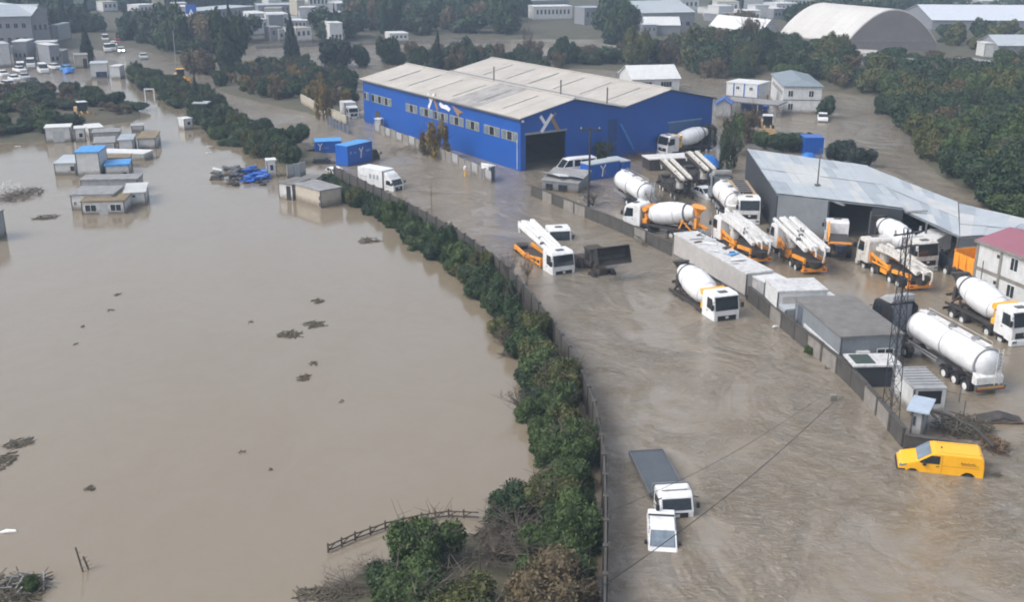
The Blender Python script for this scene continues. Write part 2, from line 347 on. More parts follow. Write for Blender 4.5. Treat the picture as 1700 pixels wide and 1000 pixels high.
def gable(label, L, R, depth, h, rise, ridge='x', wall=None, roof=None, ops=(), over=.3, name='house', cat='house', group=None, zb=-1.3, base=0):
    a = G(*L, base); b = G(*R, base); d = b-a; Wd = d.length; rz = math.atan2(d.y, d.x)
    t = thing(name, label, cat, (a.x, a.y, base), rz, group)
    wall = wall or CABW; roof = roof or ROOFG; th = .12
    if ridge == 'x':
        MB().prism([(0, zb), (depth, zb), (depth, h), (depth/2, h+rise), (0, h)], 0, Wd, 'x').build('wall', wall, t)
        k = rise/(depth/2)
        for s in (0, 1):
            y0 = -over if s == 0 else depth+over; 
            pts = [(y0, h-k*over+.01), (depth/2, h+rise+.01), (depth/2, h+rise+th), (y0, h-k*over+th)]
            MB().prism(pts, -over, Wd+over, 'x').build('roof', roof, t)
    else:
        MB().prism([(0, zb), (Wd, zb), (Wd, h), (Wd/2, h+rise), (0, h)], 0, depth).build('wall', wall, t)
        k = rise/(Wd/2)
        for s in (0, 1):
            x0 = -over if s == 0 else Wd+over
            pts = [(x0, h-k*over+.01), (Wd/2, h+rise+.01), (Wd/2, h+rise+th), (x0, h-k*over+th)]
            MB().prism(pts, -over, depth+over).build('roof', roof, t)
    for op in ops:
        kk, f, u0, u1, z0, z1 = op[:6]; ln = Wd if f in 'fb' else depth
        opening(t, f, Wd, depth, u0*ln, u1*ln, z0, z1, name=kk, frame=op[6] if len(op) > 6 else WHITE, npane=op[7] if len(op) > 7 else 2)
    return t, Wd
def wins(f, n, z0, z1, a=.05, b=.95, fill=.55, frame=WHITE, npane=2):
    s = (b-a)/n; return [('window', f, a+s*(i+.5-fill/2), a+s*(i+.5+fill/2), z0, z1, frame, npane) for i in range(n)]
# ------------------------------------------------ blue hall (two gabled bays)
HC = G(864, 284.6); HA = rad(33.0); HXD = Vector((math.cos(HA), math.sin(HA), 0)); HYD = Vector((-math.sin(HA), math.cos(HA), 0))
EAVE = 7.5; BAY = 18.2; HLEN = 51.0; RISE = 1.95
hall = thing('industrial_hall', 'long bright blue industrial hall with two grey gabled roofs and an open door', 'hall', (HC.x, HC.y, 0), HA)
HW = 2*BAY
# front wall with a doorway
D0, D1, DZ = .9, 7.9, 5.1
fw = MB()
fw.prism([(0,-1.3),(D0,-1.3),(D0,EAVE+D0*RISE/(BAY/2)),(0,EAVE)], 0, .3)
fw.prism([(D0,DZ),(D1,DZ),(D1,EAVE+D1*RISE/(BAY/2)),(D0,EAVE+D0*RISE/(BAY/2))], 0, .3)
fw.prism([(D1,-1.3),(HW,-1.3),(HW,EAVE),(1.5*BAY,EAVE+RISE),(BAY,EAVE),(BAY/2,EAVE+RISE),(D1,EAVE+D1*RISE/(BAY/2))], 0, .3)
fw.build('front_wall', BLUE, hall)
box('side_wall', BLUE, hall, -.003, .3, .3, HLEN, -1.3, EAVE-.05)
box('side_wall', BLUE, hall, HW-.3, HW, .3, HLEN, -1.3, EAVE-.05)
MB().prism([(.3,-1.3),(HW-.3,-1.3),(HW-.3,EAVE),(1.5*BAY,EAVE+RISE),(BAY,EAVE),(BAY/2,EAVE+RISE),(.3,EAVE)], HLEN-.3, HLEN+.01).build('rear_wall', BLUE, hall)
box('inner_partition', DARK, hall, BAY-.1, BAY+.1, .3, HLEN-.3, -1.2, EAVE-.1)
rng = random.Random(3)
for b in (0, 1):
    x0 = b*BAY
    for s in (0, 1):
        nseg = 13
        for i in range(nseg):
            ya = -.5+(HLEN+1)*i/nseg; yb = -.5+(HLEN+1)*(i+1)/nseg
            xe = x0-(.4 if b == 0 else 0) if s == 0 else x0+BAY+(.4 if b == 1 else 0)
            ze = EAVE+.12-(.4*RISE/(BAY/2) if xe < 0 or xe > HW else 0)
            xm = x0+BAY/2; dz = .02*(i % 2)
            pts = [(xe, ze), (xm, EAVE+RISE+.12), (xm, EAVE+RISE+.24+dz), (xe, ze+.12+dz)]
            st = (b == 0 and s == 0 and i in (3, 4))
            MB().prism(pts, ya, yb-.02).build('roof_sheet', STAINROOF if st else FIBRE, hall)
    MB().bar((x0+BAY/2, -.5, EAVE+RISE+.3), (x0+BAY/2, HLEN+.5, EAVE+RISE+.3), .5, .12).build('ridge_cap', FIBRE, hall)
MB().bar((BAY, -.4, EAVE+.32), (BAY, HLEN+.4, EAVE+.32), .7, .1).build('valley_gutter', ROOFG, hall)
for s, xa in ((0, -.46), (1, HW+.42)):
    box('gutter', TRIM, hall, xa, xa+.12, -.4, HLEN+.4, EAVE-.16, EAVE+.04)
for (px, py) in ((820, 128), (931, 152), (1008, 165)):
    q = Vector((0, 0, 0)); g = G(px, py, EAVE+1.2); rel = g-HC; q.x = rel.dot(HXD); q.y = rel.dot(HYD)
    MB().cyl((q.x, q.y, EAVE+.3), (q.x, q.y, EAVE+3), .12, n=6).build('vent_pipe', TRIM, hall)
# skylight gaps in the second roof
for (u, v0, v1) in ((BAY*1.2, 0, 0),): pass
for i in range(6):
    yy = 5+i*7.3
    k = RISE/(BAY/2)
    MB().bar((BAY+1.2, yy, EAVE+.30+1.2*k), (BAY+7.4, yy, EAVE+.30+7.4*k), .22, .05).build('roof_seam', ROOFG, hall)
    MB().bar((1.2, yy+1.5, EAVE+.30+1.2*k), (7.4, yy+1.5, EAVE+.30+7.4*k), .16, .05).build('roof_seam', ROOFG, hall)
# side windows: nine strips of panes read off the photograph
SD = HYD.copy(); base_side = HC.copy()
def side_u(px): return onplane(px, 158+(px-612)*.282, base_side, SD)[0]
for xa, xb in ((596.5,612.5),(617,650),(674,693),(697.5,719),(721,744),(747,770),(774,796),(804,830),(833,860)):
    ua, ub = side_u(xb), side_u(xa); ub = min(ub, HLEN-.4); n = max(2, int(round((ub-ua)/1.25)))
    w = box('window', FRAMEY, hall, -.06, -.004, ua, ub, 4.05, 5.4)
    st = (ub-ua)/n
    for i in range(n): box('pane', GLASS if i % 2 else PALEGLASS, w, -.085, -.061, ua+i*st+.14, ua+(i+1)*st-.14, 4.15, 5.3)
box('side_door', DARK, hall, -.05, -.004, side_u(630), side_u(622.5), -1, 2.6)
box('drainpipe', WHITE, hall, -.14, -.02, .5, .62, -.6, 5.2) if False else None
MB().cyl((-.1, .7, .2), (-.1, .7, 4.4), .06, n=6).build('drainpipe', WHITE, hall)
# door frame, shutter, ladder
box('door_frame', STEEL, hall, D0-.15, D1+.15, -.06, -.004, DZ, DZ+.3)
box('shutter', mat('blue_grey_shutter', (.04, .11, .25), .5, wave=('Z', 3), bump=.02), hall, 27.4, 34.0, -.05, -.004, -1, 4.4)
box('shutter_frame', mat('pale_blue_trim', (.2, .3, .45), .5), hall, 27.2, 34.2, -.09, -.051, 4.4, 4.6)
MB().bar((17.6, -.5, 5.2), (20.2, -.5, 1.2), .45, .12).build('conveyor_chute', LBLUE, hall)
box('recess_shade_panel', mat('painted_shade_blue', (.006, .05, .2), .6), hall, 15.6, 17.3, -.04, -.004, -1, 6.0)  # flat panel on the wall; recess shade put into its darker blue
box('wall_lamp', WHITE, hall, .1, .4, -.3, -.004, 7.0, 7.3)
def logo(parent, face, u, z, s, m1=LOGOW, m2=LOGOB, off=.06):
    """crossed Y and X strokes"""
    def st(a, b, w, m, nm, o):
        if face == 'f': p = [(u+a[0]*s, -off-o, z+a[1]*s), (u+b[0]*s, -off-o, z+b[1]*s)]; nrm = Vector((0, -1, 0))
        else: p = [(-off-o, u-a[0]*s, z+a[1]*s), (-off-o, u-b[0]*s, z+b[1]*s)]; nrm = Vector((-1, 0, 0))
        a_, b_ = Vector(p[0]), Vector(p[1]); d = (b_-a_).normalized(); sd = d.cross(nrm)*w*s/2
        q = [a_-sd, a_+sd, b_+sd, b_-sd]; th = -nrm*.04
        MB().add([v for v in q]+[v+th for v in q], [(0,1,2,3),(7,6,5,4),(0,4,5,1),(1,5,6,2),(2,6,7,3),(3,7,4,0)]).build(nm, m, parent)
    st((-.42, 1), (0, .42), .2, m1, 'logo_stroke', 0)
    st((.45, 1.05), (-.35, 0), .22, m1, 'logo_stroke', .015)
    st((.95, .0), (.42, .82), .24, m2, 'logo_stroke', .008)
    st((.42, .82), (.75, 1.1), .12, m2, 'logo_stroke', .004)
uf, zf = onplane(908, 217, HC, HXD); logo(hall, 'f', uf-.2, zf-.1, 2.3)
ul, zl = onplane(716, 180, base_side, SD); logo(hall, 's', ul, zl, 2.3)
def word(txt, parent, m, loc, rot, size, shear=0, name='lettering'):
    c = bpy.data.curves.new('t', 'FONT'); c.body = txt; c.size = size; c.extrude = .015; c.shear = shear; c.resolution_u = 2
    t = bpy.data.objects.new('t', c); COL.objects.link(t); bpy.context.view_layer.update()
    me = bpy.data.meshes.new_from_object(t); bpy.data.objects.remove(t); me.materials.clear(); me.materials.append(m)
    o = bpy.data.objects.new(name, me); COL.objects.link(o); o.parent = parent; o.location = loc; o.rotation_euler = rot; return o
u2 = side_u(727); z2 = 6.35
# the bird-like white and brown emblem beside the letters
e = MB().prism([(0,0),(1.2,.5),(2.2,.35),(3.2,.7),(3.6,.3),(3,-.2),(1.4,-.25),(.5,-.5)], -.1, -.06, 'x').build('emblem', LOGOW, hall)
e.location = (0, u2-4.2, z2); e.rotation_euler = (0, 0, 0)
e = MB().prism([(0,0),(1.6,.35),(3.6,.75),(2.6,-.1),(1.6,-.9),(1.2,-.2)], -.1, -.06, 'x').build('emblem', LOGOB, hall)
e.location = (0, u2-8.2, z2-.1)
# ------------------------------------------------ metal shed in the yard
SZ = 4.6
shed = thing('metal_shed', 'wide open shed with patched pale metal sheet roof between yard and river', 'shed', (0, 0, 0))
def lerp(a, b, t): return a+(b-a)*t
def sheet_roof(parent, c, z, n, m, seed, sag=0, zs=None):
    """c: pixel corners back-left, front-left, front-right, back-right"""
    zs = zs or [z]*4; A, B, C_, D_ = [Vector(G(p[0], p[1], zz)) for p, zz in zip(c, zs)]; r = random.Random(seed)
    for i in range(n):
        for j in range(m):
            u0, u1 = i/n, (i+1)/n; v0, v1 = j/m, (j+1)/m
            def pt(u, v):
                p = lerp(lerp(A, D_, u), lerp(B, C_, u), v); p.z -= sag*math.sin(math.pi*v)*.5; return p
            dz = .012+.05*r.random()+(.06 if j % 2 else 0)
            q = [pt(u0+.0007, v0), pt(u1-.0007, v0), pt(u1-.0007, v1), pt(u0+.0007, v1)]
            q = [(p.x, p.y, p.z+dz) for p in q]
            t = r.random(); mm = METAL3 if (seed == 1 and 3 <= i <= 7 and j in (1, 2)) else (METAL1 if t < .7 else METAL2 if t < .9 else METAL3)
            MB().slab(q, .03).build('roof_sheet', mm, parent)
    MB().slab([(p.x, p.y, p.z-.05) for p in (A, B, C_, D_)], .12).build('roof_deck', GREYW, parent)
    return A, B, C_, D_
A, B, C_, D_ = sheet_roof(shed, [(1240,247),(1290,322),(1500,346),(1440,275)], SZ, 14, 4, 1, zs=[SZ, SZ, 4.4, 4.4])
E_, F_, H_, I_ = sheet_roof(shed, [(1441,277),(1500,350),(1593,393),(1590,336)], 3.9, 8, 4, 2)
sheet_roof(shed, [(1592,338),(1594,393),(1690,388),(1740,372)], 3.9, 5, 3, 5)
def wallseg(parent, a, b, z0, z1, m, th=.15, name='wall'):
    a = Vector((a[0], a[1], 0)); b = Vector((b[0], b[1], 0)); d = (b-a).normalized(); nn = Vector((-d.y, d.x, 0))*th
    q = [a, b, b+nn, a+nn]
    return MB().add([(v.x, v.y, z0) for v in q]+[(v.x, v.y, z1) for v in q], [(0,3,2,1),(4,5,6,7),(0,1,5,4),(1,2,6,5),(2,3,7,6),(3,0,4,7)]).build(name, m, parent)
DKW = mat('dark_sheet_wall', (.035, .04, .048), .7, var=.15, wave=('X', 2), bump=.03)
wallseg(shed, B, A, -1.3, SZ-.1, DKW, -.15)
fl_ = G(1292, 322, SZ); fr_ = G(1378, 331, SZ); fo_ = G(1449, 341, 4.5)
wallseg(shed, fl_, fr_, -1.3, SZ-.12, GREYW)
wallseg(shed, A, D_, -1.3, SZ-.25, GREYW)
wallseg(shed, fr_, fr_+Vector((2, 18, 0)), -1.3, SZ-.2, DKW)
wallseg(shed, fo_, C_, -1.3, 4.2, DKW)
wallseg(shed, D_, I_, -1.3, 3.6, GREYW)
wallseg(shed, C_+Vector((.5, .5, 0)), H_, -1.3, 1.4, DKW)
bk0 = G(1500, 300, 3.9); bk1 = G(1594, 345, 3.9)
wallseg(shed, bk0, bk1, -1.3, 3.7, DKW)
for p in (fr_, fo_, C_, H_, G(1540, 371, 3.9), G(1640, 390, 3.9), G(1690, 389, 3.9)):
    MB().cyl((p.x, p.y+.2, -1.3), (p.x, p.y+.2, 3.8), .12, n=8).build('post', TRIM, shed)
MB().bar(G(1362, 326, 4.5), G(1402, 341, 4.2), .3, .15).build('loose_beam', STEEL, shed)
MB().bar(G(1502, 352, 4.05), G(1540, 350, 4.3), .4, .15).build('ridge_flashing', ROOFG, shed)
# chimney-like pole on the roof
pole = thing('roof_mast', 'thin dark mast standing on the patched metal shed roof', 'mast', G(1357, 308, SZ+.1))
MB().cyl((0, 0, 0), (0, 0, 4.3), .09, .06, n=8).build('pole', TRIM, pole); box('base_plate', TRIM, pole, -.3, .3, -.25, .25, 0, .15)
MB().bar((-.3, 0, 4.2), (.3, 0, 4.2), .06, .06).build('cross_arm', TRIM, pole)
# ------------------------------------------------ walls made of panels
def panel_wall(label, pts, top, pl, th, m, mpost, jitter=.06, name='concrete_wall', cat='wall', zb=-1.3, post=.3, cap=True, posttop=.08, seed=1):
    t = thing(name, label, cat, (pts[0].x, pts[0].y, 0)); o = Vector((pts[0].x, pts[0].y, 0)); r = random.Random(seed)
    # resample
    P_ = [Vector((p.x, p.y, 0)) for p in pts]; seg = [(b-a).length for a, b in zip(P_, P_[1:])]; L = sum(seg); n = max(1, round(L/pl))
    def at(s):
        for a, b, l_ in zip(P_, P_[1:], seg):
            if s <= l_: return a+(b-a)*(s/l_)
            s -= l_
        return P_[-1].copy()
    prev = at(0)
    for i in range(n):
        nx = at(L*(i+1)/n-1e-6); d = (nx-prev); ln = d.length; d.normalize(); nn = Vector((-d.y, d.x, 0))*th/2
        a = prev-o+d*.1; b = nx-o-d*.1; dz = r.uniform(-jitter, jitter)
        mm = m if not isinstance(m, (list, tuple)) else r.choice(m)
        q = [a-nn, b-nn, b+nn, a+nn]
        MB().add([(v.x, v.y, zb) for v in q]+[(v.x, v.y, top+dz) for v in q], [(0,3,2,1),(4,5,6,7),(0,1,5,4),(1,2,6,5),(2,3,7,6),(3,0,4,7)]).build('panel', mm, t)
        p = prev-o; h = post/2
        e = box('post', mpost, t, -h, h, -h, h, zb, top+posttop); e.location = (p.x, p.y, 0); e.rotation_euler = (0, 0, math.atan2(d.y, d.x))
        if cap:
            MB().bar((a.x, a.y, top+dz+.04), (b.x, b.y, top+dz+.04), th+.12, .07).build('coping', mpost, t)
        prev = nx
    return t
panel_wall('long curved dark concrete wall between the green bushes and the flooded road', WALLP, WALLH+.15, 2.6, .12, [CONCD, CONCD, CONCD], CONCD, name='roadside_wall', seed=5, cap=False)
# its bluish painted far part, north of the sheds
panel_wall('bluish grey wall running away along the hedge beyond the blue trucks', [G(x, y, 1.2) for x, y in ((338,166),(370,185),(402,200),(440,217),(470,228))], 1.1, 3, .18, CONCD, CONCD, name='roadside_wall', seed=6)
YW = [(884,308),(930,326),(1000,353),(1060,378),(1120,405),(1180,437),(1245,476),(1300,520),(1345,556),(1400,598),(1450,648),(1503,712)]
panel_wall('weathered concrete panel wall between the flooded road and the truck yard', [G(x, y, 1.4) for x, y in YW], 1.35, 2.6, .22, [CONCD, CONCD, CONC], CONCD, name='yard_wall', seed=8)
panel_wall('low dark broken wall behind the yellow van', [G(x, y, 1.2) for x, y in ((1506,722),(1560,728),(1625,742),(1632,750))], 1.15, 3.2, .3, CONCD, CONCD, name='broken_wall', seed=9)
panel_wall('grey panel fence in front of the blue hall behind the autumn tree', [G(x, y, 1.7) for x, y in ((622,203),(660,218),(700,232),(760,258),(800,276),(816,284))], 1.6, 2.4, .12, [CONC, CABG], CONC, name='hall_fence', cat='fence', seed=10, cap=False)
panel_wall('cream boundary wall beside the yellow-leaved tree at the hall gate', [G(x, y, 2) for x, y in ((500,157),(528,172),(575,192))], 2.0, 2.6, .2, CREAM, CREAM, name='gate_wall', seed=11)
panel_wall('dark blue gate panels just below the cream wall at the hall entrance', [G(x, y, 1.4) for x, y in ((545,193),(562,202),(580,209))], 1.4, 1.8, .12, CONCB, CONCB, name='gate', cat='gate', seed=12, cap=False)
panel_wall('long low concrete wall across the far flooded field', [G(x, y, 1) for x, y in ((425,75),(560,70),(700,66),(850,66),(1000,72),(1040,78))], 1.0, 6, .3, CONC, CONC, name='field_wall', seed=13, cap=False)
panel_wall('grey sheet fence panels standing by the sheds below the hedge', [G(x, y, 2.0) for x, y in ((476,273),(492,270),(507,266))], 1.9, 1.1, .1, [CABG, METAL2], CABG, name='sheet_fence', cat='fence', seed=14, cap=False, post=.1)
# ------------------------------------------------ cabins of the left cluster
GP = 'portable cabins flooded in the pond'
def cab(label, L, R, depth, h, wall=None, roof=None, ops=(), **k): return cabin(label, L, R, depth, h, wall, roof, ops, group=GP, **k)
DOORW = mat('cabin_door_grey', (.42, .44, .45), .5)
cab('white cabin with brown felt roof and two windows, nearest of the flooded cluster', (137,357), (208,355), 5.6, 1.55, CABW, ROOFB,
    [('window','f',.07,.35,.35,1.25), ('door','f',.40,.60,-.2,1.25,DOORW), ('window','f',.66,.93,.35,1.25)])
cab('white cabin with pale grey roof at the right of the brown-roofed cabin', (208,343), (243,341), 5.5, 1.6, CABW, METAL3, [('window','f',.38,.52,1.1,1.4,TRIM,1)])
cab('narrow grey-roofed cabin sticking out left behind the brown-roofed cabin', (120,350), (190,349), 4.5, 1.9, CABW, ROOFG, [('window','f',.05,.14,.6,1.2)])
cab('long low cabin with white debris lying on its roof', (136,322), (230,320), 3.0, 1.75, CABG, ROOFG, [])
cab('open frame cabin with pale roof at the left end of the cluster', (92,292), (127,291), 6.0, 1.65, CABW, METAL1, [('window','f',.75,.95,.6,1.3,TRIM,1)])
cab('tall white stacked cabin under a bright blue roof cover', (129,293), (168,292), 4.6, 3.3, CABW, LBLUE, [])
cab('small cabin with blue edged roof right of the tall blue-roofed cabin', (176,292), (216,290), 3.6, 1.3, CABW, LBLUE, [('window','f',.72,.88,-.1,.4,BLACK,1)], rth=.3)
cab('low brown-roofed cabin behind the blue edged one', (167,281), (216,279), 3.0, 1.4, CREAM, ROOFB, [])
cab('long white-roofed cabin across the middle of the cluster', (165,265), (240,267), 3.0, .95, CABW, ROOFW, [], trims=False)
cab('white double cabin with grey roof in the back row of the cluster', (158,255), (192,253), 5.2, 1.5, CABW, ROOFG, [('door','f',.1,.45,-.2,1.3,DOORW),('door','f',.52,.88,-.2,1.3,DOORW)])
cab('white cabin with pale roof between dark gaps in the back row', (198,253), (222,252), 5.0, 1.8, CABW, METAL2, [])
cab('brown-roofed cabin at the right end of the back row', (230,248), (259,247), 6.5, 1.6, CABW, ROOFB, [])
cab('white container with double doors standing alone behind the cluster', (77,238), (119,236), 3.2, 2.4, CABW, ROOFW, [('door','f',.3,.5,.1,1.9,DOORW),('door','f',.52,.72,.1,1.9,DOORW)])
cab('small white kiosk with one dark window behind the cluster', (126,236), (143,235), 2.5, 2.1, CABW, ROOFW, [('window','f',.35,.8,.7,1.5,WHITE,1)])
cab('white-roofed cabin in the far back of the cluster', (149,228), (173,226), 4.5, 1.4, CABW, ROOFW, [])
cab('white hut with blue scraps on its roof at the back right of the cluster', (219,220), (239,219), 2.5, 1.0, CABW, CABG, [])
cab('grey flat cabin half hidden behind the back row', (155,240), (200,238), 3.5, 1.8, CABG, ROOFG, [])
cab('tall cabin wall cut off by the left edge of the photo', (-80,402), (-9,402), 3, 2.8, CABG, ROOFG, [], side=1)
for (lab, L, R, dp, h) in (('small white hut at the pond edge of the hedge', (307,216), (321,214), 2, 1.8), ('narrow white booth with a dark window beside the blue heap', (444,295), (460,294), 1.6, 2.3)):
    cabin(lab, L, R, dp, h, CABW, ROOFW, [('window','f',.3,.75,h*.4,h*.8,WHITE,1)], name='booth', cat='booth', over=.05)
cabin('white shed with open dark doorway below the grey sheet fence', (464,330), (487,333), 3.6, 2.0, CABW, ROOFT, [('door','f',.55,.85,-.5,1.8,BLACK,1)], name='shed', cat='shed', trims=True)
cabin('grimy white container with grey roof at the pond corner by the bushes', (533,346), (568,339), 5.6, 2.1, CREAM, ROOFG, [('window','l',.02,.06,.2,.7,TRIM,1),('window','l',.02,.06,1.0,1.5,TRIM,1)], name='storage_container', cat='container')
cabin('flat dull roof lean-to joining the white shed and the container', (488,330), (512,331), 5.2, 1.9, CREAM, ROOFT, [], name='lean_to', cat='shed', trims=False)
# ------------------------------------------------ row along the yard wall
def box3(label, nearL, nearR, depth, h, wall, roof, ops=(), **k): return cabin(label, nearL, nearR, depth, h, wall, roof, ops, **k)
def along(label, a, b, depth, z, wall, roof, name, cat, ops=(), zb=-1.3, rth=.14, over=.05, mono=0, trims=True):
    """front edge given by its TOP pixels at height z"""
    A_ = G(a[0], a[1], z); B_ = G(b[0], b[1], z); d = B_-A_; Wd = d.length
    t = thing(name, label, cat, (A_.x, A_.y, 0), math.atan2(d.y, d.x))
    MB().prism([(0, zb), (depth, zb), (depth, z+mono), (0, z)], 0, Wd, 'x').build('wall', wall, t)
    MB().add([(-over,-over,z+.003),(Wd+over,-over,z+.003),(Wd+over,depth+over,z+mono+.003),(-over,depth+over,z+mono+.003),(-over,-over,z+rth),(Wd+over,-over,z+rth),(Wd+over,depth+over,z+mono+rth),(-over,depth+over,z+mono+rth)],
             [(0,3,2,1),(4,5,6,7),(0,1,5,4),(1,2,6,5),(2,3,7,6),(3,0,4,7)]).build('roof', roof, t)
    if trims:
        for x in (-.02, Wd-.1): box('corner_post', TRIM, t, x, x+.12, -.02, .1, zb, z)
    for op in ops:
        k_, f, u0, u1, z0, z1 = op[:6]; ln = Wd if f in 'fb' else depth
        opening(t, f, Wd, depth, u0*ln, u1*ln, z0, z1, name=k_, frame=op[6] if len(op) > 6 else WHITE, npane=op[7] if len(op) > 7 else 2)
    return t, Wd
MUDROOF = mat('roof_with_peeling_white_sheet', (.55, .55, .55), .6, vs=1.5, dirt=.9, dcol=(.17, .155, .14))
PALEBOX = mat('pale_grey_panel', (.40, .385, .37), .7, dirt=.3, dcol=(.28, .26, .23))
t, wd = along('very long pale trailer box with littered white roof along the yard wall', (1119,389), (1240,456), 2.7, 2.6, PALEBOX, MUDROOF, 'long_box', 'container', zb=.55)
r = random.Random(4)
for i in range(14):
    x = r.uniform(1, wd-1); y = r.uniform(.4, 2.3); a = r.uniform(.25, .8)
    s = MB().prism([(-a,-a*.5),(a,-a*.4),(a*.8,a*.5),(-a*.6,a*.6)], 0, .05, 'z').build('scrap_sheet', r.choice([ROOFW, RUST, LBLUE if i == 3 else METAL3, DARK]), t); s.location = (x, y, 2.77+i*.004); s.rotation_euler = (r.uniform(-.1,.1), r.uniform(-.1,.1), r.uniform(0,3))
along('grey steel cabinet box at the end of the long pale trailer', (1243,457), (1270,470), 2.4, 2.3, CABG, ROOFW, 'storage_box', 'container', [('door','f',.1,.55,-.2,2,PALEBOX)])
along('white container with patched roof beside the grey cabinet box', (1271,466), (1292,486), 4.4, 2.9, CABW, MUDROOF, 'storage_container', 'container', [('door','r',.1,.9,1.2,2.5,PALEBOX)])
along('low light grey roofed unit in front of the patched container', (1280,497), (1304,516), 3.6, 1.7, CABG, METAL1, 'low_shed', 'shed')
along('small white flat sheet roof beside the dark felt roof hut', (1312,492), (1330,505), 3.8, 1.6, CABG, ROOFW, 'flat_shed', 'shed', trims=False)
t, wd = along('long hut with dark felt roof and white side panel on the yard wall', (1322,497), (1397,561), 5.0, 2.75, GREYW, ROOFT, 'site_hut', 'hut', [('door','f',.06,.17,-.2,2.5,CONCB)], over=.15)
box('side_panel', WHITE, t, wd*.23, wd*.98, -.05, -.004, -.1, 1.35)
ac = box('air_conditioner', CABW, t, wd+.004, wd+.4, 1.3, 2.3, .9, 1.6); MB().cyl((wd+.4, 1.8, 1.25), (wd+.44, 1.8, 1.25), .25, n=12).build('fan_grille', BLACK, ac)
opening(t, 'r', wd, 5, 3.0, 4.4, 1.0, 1.7, npane=2)
t, wd = along('small dark lean-to with torn white and green roof beside the air conditioner', (1405,592), (1420,609), 3.3, 1.7, DKW, MUDROOF, 'lean_to', 'shed', over=.2)
box('green_sheet', mat('dark_green_tarp', (.04,.06,.05), .7), t, .1, wd-.2, .1, 1.6, 1.85, 1.9)
t, wd = along('dirty white generator housing with ribbed roof near the pylon foot', (1483,613), (1518,648), 2.3, 2.0, CABW, CABG, 'generator', 'generator', trims=True)
for i in range(7): box('roof_rib', CABG, t, wd*(.05+i*.13), wd*(.05+i*.13)+.12, -.02, 2.32, 2.14, 2.24)
box('dark_end_grille', BLACK, t, wd+.003, wd+.03, .3, 2.0, .9, 1.9)
t, wd = cabin('grey guard booth with ribbed pale blue roof beside the yellow van', (1509,728), (1528,732), 2.0, 2.1, CABG, mat('pale_blue_roof', (.42, .5, .6), .5, wave=('X', 5), bump=.03), [('window','f',.1,.4,1,1.7,TRIM,1)], name='guard_booth', cat='booth', over=.35, rth=.12)
# ------------------------------------------------ white house with magenta roof, right edge
a_ = G(1624, 401, 5.0); b_ = G(1720, 437, 5.0); d = b_-a_; HW2 = d.length
mh = thing('office_building', 'white two-storey building with magenta roof at the right edge', 'building', (a_.x, a_.y, 0), math.atan2(d.y, d.x))
MB().prism([(0, -1.3), (7, -1.3), (7, 5), (0, 5)], 0, HW2, 'x').build('wall', CABW, mh)
MB().prism([(-.25, 5.003), (3.5, 5.9), (7.25, 5.003), (7.25, 5.2), (3.5, 6.1), (-.25, 5.2)], -.1, HW2+.1, 'x').build('roof', ROOFM, mh)
box('eave_trim', CONC, mh, -.15, HW2+.1, -.3, -.26, 4.95, 5.22)
box('floor_band', CONC, mh, 0, HW2, -.04, -.003, 2.35, 2.7)
box('wall_base', CONC, mh, 0, HW2, -.05, -.003, -1.3, .35)
for x in (0, HW2*.42): box('pilaster', CONC, mh, x-.02, x+.28, -.07, -.041, -.5, 5)
for u in (.24, .60):
    for zz in (3.5, 1.0):
        if u < .3: opening(mh, 'f', HW2, 7, HW2*u+1.2-.3, HW2*u+1.2+.35, zz+.65, zz+1.0, npane=1, frame=TRIM)
        else: opening(mh, 'f', HW2, 7, HW2*u, HW2*u+1.0, zz, zz+1.25, npane=2, frame=WHITE)
MB().cyl((1.6, -.5, 1.2), (1.6, -.5, 3.6), .05, n=6).build('drainpipe', TRIM, mh)
# ------------------------------------------------ offices north of the yard
t, wd = cabin('two-storey white prefab office block with grey hipped roof above the yard', (1298,188), (1361,189), 18, 5.0, CABW, None,
    [('window','f',.12,.26,3.1,4.3),('window','f',.66,.80,3.1,4.3),('window','f',.14,.28,.6,1.9)]+[('window','l',.08+i*.12,.14+i*.12,3.2,4.2) for i in range(7)]+[('window','l',.05,.12,.7,1.8)], name='prefab_office', cat='office', over=.0, rth=.02, trims=False)
bpy.data.objects.remove([c for c in t.children if c.name.startswith('roof')][0])
MB().add([(-.3,-.3,5.0),(wd+.3,-.3,5.0),(wd+.3,18.3,5.0),(-.3,18.3,5.0),(-.3,-.3,5.15),(wd+.3,-.3,5.15),(wd+.3,18.3,5.15),(-.3,18.3,5.15),(wd/2,2.5,6.1),(wd/2,17,6.1)],
         [(0,3,2,1),(0,1,5,4),(1,2,6,5),(2,3,7,6),(3,0,4,7),(4,5,8),(5,6,9,8),(6,7,9),(7,4,8,9)]).build('roof', mat('slate_grey_roof', (.20,.24,.27), .6, var=.15, wave=('X',1.2), bump=.05), t)
box('floor_band', TRIM, t, 0, wd, -.04, -.003, 2.45, 2.6)
for i in (1, 2, 3): box('panel_joint', METAL2, t, wd*i/4-.03, wd*i/4+.03, -.025, -.003, -.5, 5)
t, wd = cabin('raised white cabin with blue posts on a canopy left of the office block', (1204,180), (1256,185), 5.5, 5.0, CABW, ROOFW, [('window','f',.30,.42,3.8,4.5),('window','f',.72,.84,3.8,4.5)], name='raised_cabin', cat='cabin', trims=False, zb=2.6)
for x in (.22, .55, .98): box('blue_post', BLUEP, t, wd*x, wd*x+.2, -.06, -.003, 2.6, 5)
for x in (0, .5, .97): box('leg', CONC, t, wd*x, wd*x+.25, .1, .35, -1.3, 2.6); 
for x in (0, .5, .97): box('leg', CONC, t, wd*x, wd*x+.25, 5, 5.25, -1.3, 2.6)
t, wd = cabin('long low canopy roof on posts in front of the office block', (1200,188), (1290,196), 5.0, 2.3, CONC, ROOFG, [], name='canopy', cat='canopy', trims=False, zb=2.15)
